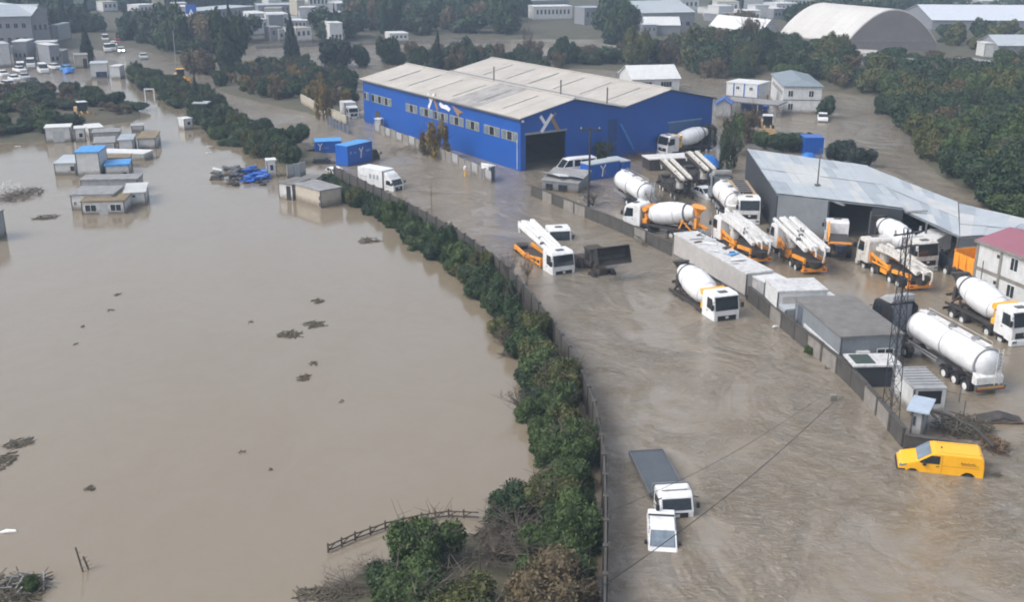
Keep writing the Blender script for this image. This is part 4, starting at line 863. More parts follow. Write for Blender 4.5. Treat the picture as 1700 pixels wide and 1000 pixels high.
# --- tan truck with white cab facing us
loc, rz = vloc((1243,373), (1212,322), .3)
t = thing('tanker_truck', 'tan box truck with littered roof and white cab beside the shed wall', 'truck', loc, rz)
cab_(t, m=WHITE, z1=3.4); chassis(t, -2.0, -10.5, (-1.4, -3.4, -7.4, -8.7)); MB().box(-10.6, -2.5, -1.22, 1.22, 1.25, 3.3).build('body', TAN, t, bevel=.08)
box('top_tray', MUD, t, -10.2, -2.9, -.7, .7, 3.303, 3.42)
for i in range(7): box('top_rib', STEEL, t, -10+i*1.05, -9.85+i*1.05, -.8, .8, 3.421, 3.5)
# --- tipper bodies
def tipper(label, front, rear, sink, m, L_=7.5, cabm=None):
    loc, rz = vloc(front, rear, sink); t = thing('tipper_truck', label, 'tipper truck', loc, rz)
    if cabm: cab_(t, m=cabm)
    chassis(t, -2.0, -2.6-L_, (-1.4, -3.2, -6.6, -8.0)); x0, x1 = -2.6, -2.6-L_
    MB().box(x1, x0, -1.2, 1.2, 1.3, 1.42).build('floor', DARK, t)
    for s in (-1, 1):
        sd = MB().prism([(-.05,0),(.05,0),(.12,1.5),(-.02,1.5)], x1, x0, 'x').build('side_board', m, t); sd.location = (0, s*1.18, 1.42); sd.scale = (1, s, 1)
        for i in range(6): box('rib', m, t, x1+.2+i*(L_-.4)/5.5, x1+.35+i*(L_-.4)/5.5, *sorted((s*1.30, s*1.38)), 1.35, 2.85)
    MB().box(x0, x0+.1, -1.25, 1.25, 1.3, 3.2).build('headboard', m, t); MB().box(x1-.1, x1, -1.25, 1.25, 1.3, 2.8).build('tailgate', m, t)
    return t
tipper('orange tipper truck with open dark body between mixer drum and white building', (1570,446), (1652,482), .3, ORANGE, 6.5)
# white box/cab vehicle in the shed mouth
loc, rz = vloc((1515,446), (1560,424), .2); t = thing('cargo_truck', 'white-bodied truck standing in front of the shed behind the dirty mixer', 'truck', loc, rz)
cab_(t, m=WHITE, z1=3.0, W_=2.3); chassis(t, -2, -6, (-1.4, -4.8)); MB().box(-6.2, -2.4, -1.15, 1.15, 1.25, 3.0).build('cargo_box', CABW, t, bevel=.04)
for i in range(6): box('roof_rib', ROOFW, t, -6+i*.6, -5.9+i*.6, -1.1, 1.1, 3.003, 3.05)
# small orange-framed truck at the shed door
loc, rz = vloc((1385,404), (1400,458), .2)
t = thing('pump_trailer', 'small orange-framed pump truck with white roof at the shed door', 'truck', loc, rz)
cab_(t, m=WHITE, z1=3.2, W_=2.3); chassis(t, -2, -7.5, (-1.4, -5.2)); MB().box(-6.8, -2.6, -1, 1, 1.25, 2.0).build('machine_deck', DARK, t, bevel=.05)
MB().bar((-2.6,1.0,1.3),(-2.6,1.0,3.3),.2,.2).bar((-2.6,1.0,3.2),(-4.4,1.0,1.4),.2,.3).bar((-4.6,-1.0,1.3),(-7.2,-1.0,2.2),.16,.2).bar((-7.2,-1,2.2),(-7.2,1,2.2),.16,.2).bar((-7.2,1,2.2),(-4.6,1.0,1.3),.16,.2).build('orange_frame', ORANGE, t)
MB().lathe([(0,.7),(1,.35)], (-7,0,2.0), (-7,0,1.2), 12).build('hopper', mat('dark_blue_hopper',(.03,.05,.09),.5), t)
# --- box trucks
def box_truck(label, front, rear, sink, m, L_=4.6, cabm=WHITE, blueframe=None, lean=0, H_=2.3, W_=2.2, roofm=None):
    loc, rz = vloc(front, rear, sink); t = thing('box_truck', label, 'box truck', loc, rz, None, (lean, 0))
    cab_(t, W_=W_-.25, z0=.7, z1=2.45, L_=1.75, m=cabm, hatch=False, rake=.5); chassis(t, -1.6, -1.9-L_, (-1.1, -4.6), z=.7, track=.85)
    MB().prism([(-1.85, .95), (-1.85, .95+H_), (-1.9-L_, .95+H_), (-1.9-L_, .95)], -W_/2, W_/2).build('cargo_box', m, t, bevel=.03)
    box('box_roof', roofm or m, t, -1.9-L_, -1.83, -W_/2-.02, W_/2+.02, .95+H_+.003, 1.0+H_)
    box('corner_trim', TRIM, t, -1.88, -1.80, -W_/2-.02, -W_/2+.06, .95, .95+H_)
    return t
t = box_truck('small white box truck with grey lettering beside the bushes, nose at right', (662,316), (600,304), .75, WHITE)
MB().prism([(-1.8, 2.46), (-.75, 2.46), (-1.1, 2.8), (-1.8, 3.1)], -.95, .95).build('roof_deflector', WHITE, t, bevel=.05)
for i, (a, w_) in enumerate(((-6.0,1.3),(-4.3,.35),(-3.6,.35),(-2.95,.35))): box('lettering', LETTERG, t, a, a+w_, -1.125, -1.102, 2.0+(.15 if i == 0 else 0), 2.15+(.05 if i == 0 else .45))
def ylogo(par, x, y, z, s, sgn=-1, mir=1):
    for a, b, w, m in (((-.45,1),(0,.4),.16,LOGOW),((.45,1.05),(0,.4),.16,LOGOW),((0,.45),(-.12,-.55),.2,LOGOW),((.5,-.3),(.25,.3),.14,LOGOB)):
        A_ = Vector((x+mir*a[0]*s, y, z+a[1]*s)); B_ = Vector((x+mir*b[0]*s, y, z+b[1]*s)); d = (B_-A_).normalized(); sd = d.cross(Vector((0,1,0)))*w*s/2; th = Vector((0,.02*sgn,0))
        MB().add([A_-sd,A_+sd,B_+sd,B_-sd,A_-sd+th,A_+sd+th,B_+sd+th,B_-sd+th], [(0,1,2,3),(7,6,5,4),(0,4,5,1),(1,5,6,2),(2,6,7,3),(3,7,4,0)]).build('logo_stroke', m, par)
t = box_truck('blue box truck with white Y emblem in the road, cab hidden at its right', (622,262), (560,277), .9, BLUEP, L_=5.2, cabm=BLACK, W_=2.4, H_=2.9, roofm=LBLUE)
ylogo(t, -4.2, -1.215, 2.3, .95); box('slogan', mat('faint_blue_lettering', (.12,.28,.6), .5), t, -3.2, -2.2, -1.22, -1.202, 2.5, 2.8); box('slogan', MATS['faint_blue_lettering'], t, -6.6, -6.2, -1.22, -1.202, 2.6, 3.0); box('slogan', MATS['faint_blue_lettering'], t, -5.7, -5.3, -1.22, -1.202, 2.6, 2.85)
t = box_truck('small blue box truck half sunk with Y emblem, left of the larger one', (503,253), (548,251), 1.7, BLUEP, L_=4.0, cabm=DARK, W_=2.3, H_=2.6, roofm=LBLUE, lean=rad(-4))
ylogo(t, -2.6, 1.165, 2.6, .7, 1, -1); box('slogan', MATS['faint_blue_lettering'], t, -3.9, -3.2, 1.151, 1.17, 2.5, 2.65); box('slogan', LOGOW, t, -5.2, -5.0, 1.151, 1.17, 2.6, 2.8)
# --- cars and vans
def car(label, front, rear, sink, m=WHITE, L_=4.3, W_=1.75, H_=1.45, hood=1.0, boot=.6, cat='car', name='car', group=None, tilt=(0, 0), wh=True, detail=True, van=False, openboot=False):
    loc, rz = vloc(front, rear, sink); t = thing(name, label, cat, loc, rz, group, tilt); h = W_/2; zb = .62*H_ if not van else .55*H_
    MB().prism([(0,.30),(0.02,.45),(-.06,zb-.12),(-hood,zb),(-L_+.08,zb+.03),(-L_,zb-.2),(-L_,.35),(-L_+.1,.25),(-.15,.22)], -h, h).build('body', m, t, bevel=.09)
    rf = hood+.75 if not van else hood+.85; rb = L_-(.55 if boot > .3 else .12)-boot
    MB().prism([(-hood+.05, zb-.03), (-rf, H_-.04), (-rb, H_-.04), (-L_+boot*.75+.06, zb-.03)], -h+.10, h-.10).build('glasshouse', GLASS, t, bevel=.03)
    MB().prism([(-rf+.12, H_-.09), (-rf-.05, H_), (-rb+.1, H_), (-rb-.12, H_-.08)], -h+.12, h-.12).build('roof', m, t, bevel=.04)
    if detail:
        for s in (-1, 1):
            pl = MB()
            for x0_, x1_ in ((-hood+.08, -rf), (-L_+boot*.75+.05, -rb)): pl.bar((x0_, s*(h-.08), zb-.02), (x1_, s*(h-.125), H_-.05), .07, .07)
            xm = -(hood+rb)/2-.2; pl.bar((xm, s*(h-.07), zb-.02), (xm, s*(h-.115), H_-.05), .08, .06); pl.build('pillar', m, t)
            MB().box(-hood-.35, -hood-.15, *sorted((s*(h+.02), s*(h+.2))), zb-.02, zb+.14).build('mirror', BLACK, t, bevel=.02)
            box('headlight', PALEGLASS, t, -.22, .012, *sorted((s*(h-.5), s*(h-.1))), zb-.27, zb-.13); box('tail_light', SIGNAL, t, -L_-.012, -L_+.1, *sorted((s*(h-.35), s*(h-.08))), zb-.25, zb-.08)
        box('bumper', m, t, -.1, .05, -h+.05, h-.05, .3, .5, .03)
    if wh:
        for x in (-.8, -L_+.8):
            for s in (-1, 1): wheel(t, x, s*(h-.10), .31, .2)
    return t
t = car('small white hatchback, front-down in water touching the tow truck cab', (1101,925), (1096,842), .93, L_=4.4, W_=1.65, H_=1.55, hood=1.0, boot=.75, tilt=(0, rad(3)))
MB().prism([(-3.88,.95),(-3.85,1.2),(-4.2,1.32),(-4.4,1.12),(-4.4,.95)], -.78, .78).build('tailgate', WHITE, t, bevel=.05)
MB().prism([(-3.68,1.12),(-3.68,1.19),(-2.88,1.56),(-2.88,1.44)], -.68, .68).build('rear_glass', mat('painted_sky_glass', (.42,.48,.54), .25, var=.1), t)  # reflected sky painted into the pale blue glass colour
MB().prism([(-.93,.98),(-.90,1.0),(-1.70,1.54),(-1.73,1.515)], -.66, .66).build('windscreen', PALEGLASS, t)  # pale glass tone stands in for sky mirrored in the windscreen
MB().bar((-3.76,-.74,1.12),(-3.76,.74,1.12),.12,.18).build('window_surround', BLACK, t)
car('white car in the truck yard beside the grey-backed tractor', (1185,331), (1152,318), .3, L_=4.4)
car('white submerged car beside the bushes below the blue box truck', (566,289), (548,280), .9)
car('black pickup cover floating between the two blue trucks', (560,270), (522,271), .75, m=BLACK, H_=1.5)
t = car('white minibus parked under the utility pole by the hall door', (922,292), (995,285), .35, L_=6.2, W_=2.0, H_=2.6, hood=.75, boot=.1, cat='minibus', name='minibus', van=True)
MB().prism([(-1.6, 2.52), (-2.2, 2.72), (-6.0, 2.72), (-6.1, 2.5)], -.85, .85).build('high_roof', WHITE, t, bevel=.08)
for s in (-1, 1):
    for x in (-2.5, -5.9): box('window_pillar', WHITE, t, x, x+.22, *sorted((s*.885, s*.99)), 1.4, 2.5)
box('side_panel', WHITE, t, -6.15, -1.0, -1.01, 1.01, .5, 1.62, .03)
# white cab showing behind the pump truck in the road
loc, rz = vloc((930,400), (910,375), 1.9); t = thing('sunken_truck', 'white truck cab sunk to its windows behind the stuck pump truck', 'truck', loc, rz); cab_(t, m=WHITE, z1=3.2)
# yellow van
def van_():
    loc, rz = vloc((1487,768), (1628,784), .58)
    t = thing('panel_van', 'bright yellow panel van standing in water at the end of the yard wall', 'van', loc, rz, None, (rad(-1), rad(.8)))
    L_, h = 5.15, .96
    side = [(-.04,.42),(-.10,.85),(-.30,1.05),(-1.15,1.28),(-1.95,1.86),(-2.25,1.93),(-4.9,1.93),(-5.08,1.80),(-5.15,1.2),(-5.15,.45),(-4.75,.34),(-4.66,.6),(-4.42,.78),(-4.12,.80),(-3.86,.62),(-3.76,.34),(-1.42,.32),(-1.33,.58),(-1.1,.74),(-.84,.74),(-.6,.56),(-.5,.34)]
    MB().prism(side, -h, h).build('body', YELLOW, t, bevel=.06)
    MB().prism([(-1.22,1.345),(-1.19,1.38),(-1.95,1.92),(-2.0,1.88)], -h+.12, h-.12).build('windscreen', PALEGLASS, t)
    for s in (-1, 1):
        MB().prism([(-1.30,1.30),(-1.40,1.22),(-2.52,1.22),(-2.52,1.78),(-2.0,1.78)], *sorted((s*(h+.003), s*(h+.02)))).build('side_window', GLASS, t)
        MB().box(-1.72, -1.5, *sorted((s*(h+.04), s*(h+.24))), 1.12, 1.38).build('mirror', BLACK, t, bevel=.03)
        box('door_handle', BLACK, t, -2.5, -2.3, *sorted((s*(h+.003), s*(h+.03))), 1.03, 1.08)
        box('door_seam', LETTER, t, -2.66, -2.645, *sorted((s*(h+.002), s*(h+.008))), .4, 1.85)
        box('slide_rail', mat('amber_trim',(.5,.22,.01),.4), t, -4.9, -2.7, *sorted((s*(h+.002), s*(h+.012))), 1.13, 1.16)
        box('sill_trim', MATS['amber_trim'], t, -3.7, -1.45, *sorted((s*(h+.002), s*(h+.02))), .36, .46)
        MB().prism([(-.12,.86),(-.2,.98),(-.62,1.09),(-.5,.94)], *sorted((s*(h-.2), s*(h+.008)))).build('headlight', PALEGLASS, t)
        for x in (-.97, -4.27): wheel(t, x, s*(h-.14), .34, .22, TRIM)
        box('tail_light', SIGNAL, t, -5.17, -5.151, *sorted((s*(h-.2), s*(h-.05))), 1.1, 1.6)
        box('roof_groove', MATS['amber_trim'], t, -4.8, -2.4, *sorted((s*(h-.26), s*(h-.22))), 1.931, 1.94)
    MB().prism([(.0,.3),(.02,.62),(-.08,.72),(-.55,.74),(-.5,.30)], -h-.01, h+.01).build('front_bumper', BLACK, t, bevel=.04)
    MB().box(-5.22, -4.85, -h-.005, h+.005, .3, .52).build('rear_bumper', BLACK, t, bevel=.04)
    box('roof_mark', MATS['amber_trim'], t, -4.95, -4.8, .55, .7, 1.931, 1.945); box('aerial_base', BLACK, t, -2.7, -2.6, -.05, .05, 1.931, 2.0)
    # dark slanted script on the side facing us (left side of the van)
    sc = MB(); x = -3.75; r = random.Random(2)
    for i in range(9):
        hh = (.17, .10, .13, .08, .15, .09, .11, .16, .08)[i]; sc.bar((x, h+.01, 1.36), (x-.05-.02, h+.01, 1.36+hh), .014, .02); sc.bar((x-.02, h+.01, 1.36+hh*.9), (x-.09, h+.01, 1.37), .014, .018); x -= .10
    sc.bar((-3.8, h+.01, 1.31), (-4.85, h+.01, 1.29), .014, .015); sc.build('lettering', LETTER, t)
    return t
van_()
# tow truck with empty flatbed
loc, rz = vloc((1124,860), (1066,768), 1.0); rz -= rad(3)
t = thing('flatbed_truck', 'white flatbed tow truck with empty grey bed, cab nosed into the small hatchback', 'tow truck', loc, rz, None, (0, rad(1)))
ct = bpy.data.objects.new('cab_mount', None)
bpy.data.objects.remove(ct)
cab_(t, W_=2.0, z0=.75, z1=2.35, L_=1.7, m=WHITE, hatch=False, rake=.42)
chassis(t, -1.5, -7.0, (-.9, -5.2), z=.6, track=.82)
MB().box(-1.15, -.75, -.85, .85, 2.40, 2.50).build('light_bar', WHITE, t, bevel=.03); box('light_bar_mount', BLACK, t, -1.1, -.8, -.75, .75, 2.35, 2.40)
bedm = mat('dark_grey_deck', (.07,.085,.10), .45, var=.1, dirt=.35, dcol=(.13,.12,.11))
MB().box(-7.6, -2.1, -1.08, 1.08, 1.30, 1.42).build('bed', bedm, t)
for s in (-1, 1): box('side_rail', mat('bed_rail',(.12,.12,.125),.5), t, -7.6, -2.1, *sorted((s*1.08, s*1.16)), 1.2, 1.50)
box('tail_lip', TRIM, t, -7.72, -7.6, -1.14, 1.14, 1.22, 1.46)
hb = MB(); hb.bar((-2.0,-1.0,1.4),(-2.0,-1.0,2.2),.07,.07).bar((-2.0,1.0,1.4),(-2.0,1.0,2.2),.07,.07).bar((-2.0,-1.0,2.2),(-2.0,1.0,2.2),.07,.07).bar((-2.0,-1.0,1.8),(-2.0,1.0,1.8),.05,.05); hb.build('headboard', STEEL, t)
MB().cyl((-2.3,-.3,1.55),(-2.3,.3,1.55),.14,n=10).build('winch', TRIM, t)
# wheel loader, dark with mud, raised bucket
loc, rz = vloc((1012,463), (970,438), 1.1)
t = thing('wheel_loader', 'mud-dark wheel loader with raised empty bucket beside the stuck pump truck', 'loader', loc, rz)
MB().prism([(-6.3,.9),(-6.3,1.9),(-5.9,2.15),(-4.1,2.2),(-4.1,.9)], -.95, .95).build('engine_hood', MUD, t, bevel=.06)
MB().prism([(-4.2,1.6),(-4.2,3.3),(-2.9,3.3),(-2.6,2.2),(-2.7,1.6)], -.75, .75).build('cab', DARK, t, bevel=.05); box('cab_roof', MUD, t, -4.3, -2.8, -.82, .82, 3.303, 3.42)
for s in (-1, 1): box('cab_window', GLASS, t, -3.9, -2.95, *sorted((s*.753, s*.77)), 2.2, 3.1)
box('counterweight', MUD, t, -6.7, -6.303, -1.1, 1.1, .8, 1.6, .05)
box('front_frame', MUD, t, -2.7, -1.2, -.5, .5, .8, 1.7)
for x in (-1.6, -4.9):
    for s in (-1, 1): wheel(t, x, s*1.05, .78, .55, MUD)
MB().bar((-2.2,-.55,1.9),(0,-.55,3.5),.18,.34).bar((-2.2,.55,1.9),(0,.55,3.5),.18,.34).bar((-1.2,-.55,2.4),(-1.2,.55,2.4),.15,.15).build('lift_arm', MUD, t)
MB().cyl((-1.9,0,2.4),(-.1,0,4.0),.09,n=8).build('tilt_ram', STEEL, t)
bk = MB(); prof = [(-.25,2.35),(.95,2.15),(1.0,2.22),(.05,2.5),(-.12,2.8),(-.02,3.35),(.35,3.75),(.30,3.82),(-.15,3.5),(-.38,2.9)]
prof = [(x_+.2, z_+.75) for x_, z_ in prof]; bk.prism(prof, -1.75, 1.75); 
for s in (-1, 1): bk.prism([(-.05,3.1),(1.15,2.9),(.55,4.53),(.08,4.25),(-.16,3.65)], *sorted((s*1.75, s*1.80)))
bk.build('bucket', mat('dark_steel_bucket',(.02,.018,.017),.6,dirt=.3), t)
# yellow loaders far away
def mini_loader(label, front, rear, sink, m):
    loc, rz = vloc(front, rear, sink); t = thing('wheel_loader', label, 'loader', loc, rz, 'yellow loaders')
    MB().box(-5.2,-3.2,-.9,.9,1.0,2.2).build('engine_hood', m, t, bevel=.08); MB().box(-3.4,-2.1,-.75,.75,1.6,3.2).build('cab', GLASS, t, bevel=.04); box('cab_roof', WHITE if m is TAN else m, t, -3.5,-2.0,-.85,.85,3.203,3.35)
    for x in (-1.4,-4.3):
        for s in (-1,1): wheel(t, x, s*1.0, .7, .5, m)
    MB().bar((-2,-.5,1.6),(-.4,-.5,1.0),.18,.3).bar((-2,.5,1.6),(-.4,.5,1.0),.18,.3).build('lift_arm', m, t)
    MB().prism([(-.4,.5),(.7,.4),(.1,.7),(0,1.5),(-.3,1.3)], -1.4, 1.4).build('bucket', m, t)
mini_loader('yellow wheel loader driving through shallow water far up the road', (306,138), (285,128), .35, AMBER)
mini_loader('small tan loader in the yard below the office block', (1274,226), (1270,212), .2, TAN)
mini_loader('yellow loader half hidden among scrub on the left island', (146,199), (130,192), .3, TAN)
# far white truck at the hall gate, white trucks far up the road
box_truck('small white truck parked at the cream wall by the hall corner', (588,197), (573,190), .3, CABW, L_=3, H_=2.0)
VG = 'white vehicles parked on the far left lot'
for i, (f_, r_, m_) in enumerate([((28,134),(12,128),WHITE),((45,131),(30,125),SILVER),((10,126),(-4,122),WHITE),((60,139),(44,134),BLACK),((24,143),(6,141),WHITE),((98,116),(86,114),WHITE),((40,121),(24,118),WHITE),((120,119),(105,117),LBLUE)]):
    car(('white car on the far left lot','silver car on the far left lot','white car at the left photo edge','black car on the far left lot','white car nearest the scrub on the far left lot','white car at the right end of the far left lot','white car behind the others on the far left lot','light blue car on the far left lot')[i], f_, r_, -.05 if i > 4 else .25, m=m_, detail=False, L_=4.4, group='cars parked on the far left lot')
for i, (f_, r_) in enumerate([((75,122),(62,113)),((52,113),(52,106)),((36,120),(34,112))]):
    car(('tilted white van with a dark windscreen on the far left lot','white van behind the silver car on the far left lot','white van beside the cube building on the far left lot')[i], f_, r_, .1, L_=5.5, W_=2.0, H_=2.3, hood=.7, boot=.1, cat='van', name='van', van=True, detail=False, group=VG)
VF = 'vehicles queued far up the road'
for i, (f_, r_, m_) in enumerate([((180,87),(175,79),WHITE),((202,88),(200,80),WHITE),((190,78),(186,72),WHITE),((176,70),(174,65),WHITE),((195,74),(192,68),SIGNAL),((170,48),(170,42),WHITE),((188,86),(186,80),SILVER),((240,99),(236,95),SILVER)]):
    car(('white van leading the queue far up the road','white car with lights on far up the road','white car in the middle of the far road queue','white van farther back in the far road queue','red car in the far road queue','large white van at the far end of the road','silver car between two white ones far up the road','lone silver car beside the far road trees')[i],
        f_, r_, -.05, m=m_, detail=False, L_=4.6 if i % 3 else 5.4, H_=1.5 if i % 3 else 2.2, W_=1.9, van=(i % 3 == 0), cat='van' if i in (0, 3, 5) else 'car', group=VF)
lamp = bpy.data.materials.new('headlamp_glow'); lamp.use_nodes = True; lb = lamp.node_tree.nodes['Principled BSDF']; lb.inputs['Emission Color'].default_value = (1,.97,.88,1); lb.inputs['Emission Strength'].default_value = 6
c = [o for o in bpy.data.objects if o.get('label') == 'white car with lights on far up the road'][0]
for s in (-1, 1): box('headlight', lamp, c, .05, .12, *sorted((s*.75, s*.4)), .55, .9)
# blue things in the hall yard
def cover(label, L, R, depth, h, m, name='tarpaulin', cat='tarpaulin'):
    a = G(*L); b = G(*R); d = b-a; w = d.length; t = MB(); r = random.Random(int(L[0]))
    n = 8; vs = []; fs = []
    for j in range(5):
        for i in range(n+1):
            e = math.sin(math.pi*i/n)**.4*math.sin(math.pi*(j+.2)/4.4)**.4
            vs.append((w*i/n, depth*j/4, -.4+(h+.4)*e*(1+r.uniform(-.12,.08))))
    for j in range(4):
        for i in range(n): k = j*(n+1)+i; fs.append((k, k+1, k+n+2, k+n+1))
    t.add(vs, fs); t.slab([(0,0,-.3),(w,0,-.3),(w,depth,-.3),(0,depth,-.3)], .3)
    o = t.build(name, m, None, smooth=True); o.location = (a.x, a.y, 0); o.rotation_euler = (0,0,math.atan2(d.y,d.x)); return tag(o, label, cat)
for lab, L, R, dp, h in (('blue container with white edge by the river yard, right of the dark bushes', (1334,256), (1366,256), 3, 2.4), ('blue open-fronted container left of the mixer near the minibus', (1030,292), (1046,290), 3.5, 1.9), ('blue container with white Y emblem beside the minibus', (980,300), (1028,292), 2.2, 2.1)):
    t, w_ = cabin(lab, L, R, dp, h, BLUEP, BLUEP if 'river' in lab else METAL1, [], name='container', cat='container', trims=False, over=.03)
    for i in range(max(3, int(w_/.6))): box('wall_rib', BLUEP, t, .1+i*.6, .25+i*.6, -.05, -.003, -.8, h-.1)
    if 'Y emblem' in lab: ylogo(t, w_*.42, -.06, .9, 1.0)
cover('blue tarpaulin heap in front of the blue river-yard container', (1330,268), (1358,268), 2.2, 1.2, TARPB)
cover('blue tarpaulin over goods right of the flat trailer in the yard', (1158,284), (1200,284), 3, 2.2, TARPB)
car('blue van sheltered under the canopy in front of the office block', (1275,184), (1242,182), .1, m=BLUEP, L_=5, W_=2, H_=2.1, hood=.8, boot=.1, van=True, cat='van', name='van', detail=False)
car('small white car near the trees at the river edge of the office yard', (1366,203), (1364,193), .1, detail=False)
# crushed vehicles row: brown scrap at the hall, trailer, ruined car shelter
t, w_ = cabin('brown heap-filled open container against the blue hall wall', (1044,256), (1094,251), 3, 2.0, RUST, RUST, [], name='scrap_container', cat='container', trims=False)
box('cream_crate', TAN, t, w_*.3, w_*.5, .3, 1.6, 2.17, 2.6)
t, w_ = cabin('flat pale trailer with dark gap behind the mud-splashed boom trucks', (1078,284), (1155,280), 3.0, 1.6, DARK, DIRTYWHITE, [], name='flat_trailer', cat='trailer', trims=False)
t, w_ = cabin('collapsed grey tarpaulin shelter at the yard gate corner', (900,316), (960,322), 4.5, 1.3, GREYW, ROOFG, [('window','f',.1,.3,.1,1,DARK),('window','f',.45,.7,.1,1,DARK)], name='shelter', cat='shelter', trims=False, mono=.8)
for i, (x, y) in enumerate(((905,312),(925,318),(948,312))):
    s = MB().prism([(-1.6,-1),(1.5,-1.2),(1.8,.9),(-1.2,1.1)], 0, .06, 'z').build('sheet_scrap', (ROOFG, ROOFW, METAL2)[i], t); s.location = (w_*(.2+.3*i), 1.6, 1.9); s.rotation_euler = (.2*i-.2, .15, i)
# ------------------------------------------------ foliage
def leaf_mesh(name, lumps, nleaf, size, seed, core=.74, flat=.75, elong=1.6):
    """lumps: (x,y,z,r) spheres in unit crown space; leaves cover their shells, a rough core closes them"""
    rs = np.random.RandomState(seed); lumps = np.array(lumps, float); w = lumps[:, 3]**2; w /= w.sum()
    k = rs.choice(len(lumps), nleaf, p=w); d = rs.normal(size=(nleaf, 3)); d /= np.linalg.norm(d, axis=1)[:, None]
    rr = lumps[k, 3]*(rs.uniform(.72, 1.10, nleaf)+np.where(rs.rand(nleaf) < .06, rs.uniform(0, .28, nleaf), 0)); c = lumps[k, :3]+d*rr[:, None]*np.array([1, 1, .92])
    u = d+rs.normal(size=(nleaf, 3))*.9; u /= np.linalg.norm(u, axis=1)[:, None]
    a = np.cross(u, rs.normal(size=(nleaf, 3))); a /= np.linalg.norm(a, axis=1)[:, None]; b = np.cross(u, a)
    s = size*rs.uniform(.55, 1.35, nleaf)[:, None]; a = a*s*elong/1.6; b = b*s*.62
    tips = np.stack([c-a, c-b*.9+a*.1, c+a, c+b*.9+a*.1], 1).reshape(-1, 3)
    keep = (tips.reshape(-1, 4, 3)[:, :, 2].min(1) > -.05); n = keep.sum(); V = tips.reshape(-1, 4, 3)[keep].reshape(-1, 3)
    fs = np.arange(n*4).reshape(n, 4).tolist(); V = V.tolist()
    for x, y, z, r in lumps:
        bm = bmesh.new(); bmesh.ops.create_icosphere(bm, subdivisions=2, radius=r*core); o = len(V)
        for v in bm.verts:
            f = 1+rs.uniform(-.18, .18); V.append([x+v.co.x*f, y+v.co.y*f, max(z+v.co.z*f, -.1)])
        for f in bm.faces: fs.append([o+v.index for v in f.verts])
        bm.free()
    me = bpy.data.meshes.new(name); me.from_pydata(V, [], fs); me.materials.append(None); return me
def lumps_round(seed, n=9, top=1.0, spread=.55, zb=.35):
    r = random.Random(seed); L_ = [(0, 0, .5, .48)]
    for i in range(n):
        a = r.uniform(0, 6.28); q = spread*r.uniform(.5, 1); L_.append((q*math.cos(a), q*math.sin(a), r.uniform(zb, .78), r.uniform(.22, .40)))
    return L_
BUSHM = [leaf_mesh('bush_leaves', lumps_round(i, 10, zb=.15, spread=.62), 5200, .052, i) for i in range(6)]
BIGM = [leaf_mesh('bush_leaves_fine', lumps_round(40+i, 14, zb=.15, spread=.66), 11000, .040, i+20) for i in range(3)]
TREEM = [leaf_mesh('tree_leaves', lumps_round(10+i, 11, zb=.25), 4200, .06, 10+i) for i in range(5)]
SPARSEM = [leaf_mesh('sparse_leaves', [(l[0]*1.1, l[1]*1.1, l[2], l[3]*.55) for l in lumps_round(20+i, 13, zb=.2)], 2000, .05, 30+i, core=.35) for i in range(3)]
FARM = [leaf_mesh('far_leaves', lumps_round(60+i, 9, zb=.2), 1400, .085, 60+i) for i in range(4)]
CONM = []
for i in range(2):
    L_ = [(random.uniform(-.05,.05), random.uniform(-.05,.05), z, (1-z)*.42+.03) for z in np.linspace(.12, .96, 12)]
    CONM.append(leaf_mesh('conifer_needles', L_, 3500, .05, 50+i, core=.7))
def twig_mesh(seed, n=26):
    r = random.Random(seed); m = MB()
    for i in range(n):
        a = r.uniform(0, 6.28); z0 = r.uniform(.05, .5); q = r.uniform(.2, .5); p1 = (q*math.cos(a), q*math.sin(a), z0+r.uniform(.2, .45))
        m.cyl((0, 0, z0), p1, .008, .004, 4)
        for j in range(3): m.cyl(p1, (p1[0]+r.uniform(-.25,.25), p1[1]+r.uniform(-.25,.25), p1[2]+r.uniform(.05,.3)), .005, .002, 3)
    return m.mesh('bare_branches')
TWIGM = [twig_mesh(i) for i in range(3)]
for m_ in TWIGM: m_.materials.append(None)
def trunk_mesh(seed):
    r = random.Random(seed); m = MB(); m.cyl((0,0,-.2), (0,0,.55), .035, .02, 7)
    for i in range(6):
        a = r.uniform(0, 6.28); m.cyl((0,0,r.uniform(.15,.45)), (.35*math.cos(a), .35*math.sin(a), r.uniform(.5,.8)), .014, .006, 5)
    return m.mesh('trunk')
TRUNKM = [trunk_mesh(i) for i in range(3)]
for m_ in TRUNKM: m_.materials.append(None)
rt = random.Random(11)
def inst(name, me, m, parent, scale, rz, loc=(0, 0, 0)):
    o = bpy.data.objects.new(name, me); COL.objects.link(o); o.parent = parent; o.scale = scale; o.rotation_euler = (0, 0, rz); o.location = loc
    o.material_slots[0].link = 'OBJECT'; o.material_slots[0].material = m; return o
def plant(name, label, cat, p, w, h, meshes, m, group=None, trunk=True, lift=0, part='crown', twigs=False):
    """w full width, h height of the crown top above p"""
    t = thing(name, label, cat, p, 0, group); rz = rt.uniform(0, 6.28)
    inst(part, rt.choice(meshes), m, t, (w/2*1.08, w/2*1.08, (h-lift)*.98), rz, (0, 0, lift))
    if trunk: inst('trunk', rt.choice(TRUNKM), BARK, t, (w*.6, w*.6, max(h, .5)), rz)
    if twigs: inst('branches', rt.choice(TWIGM), LT, t, (w*.9, w*.9, h*1.05), rz+1)
    return t
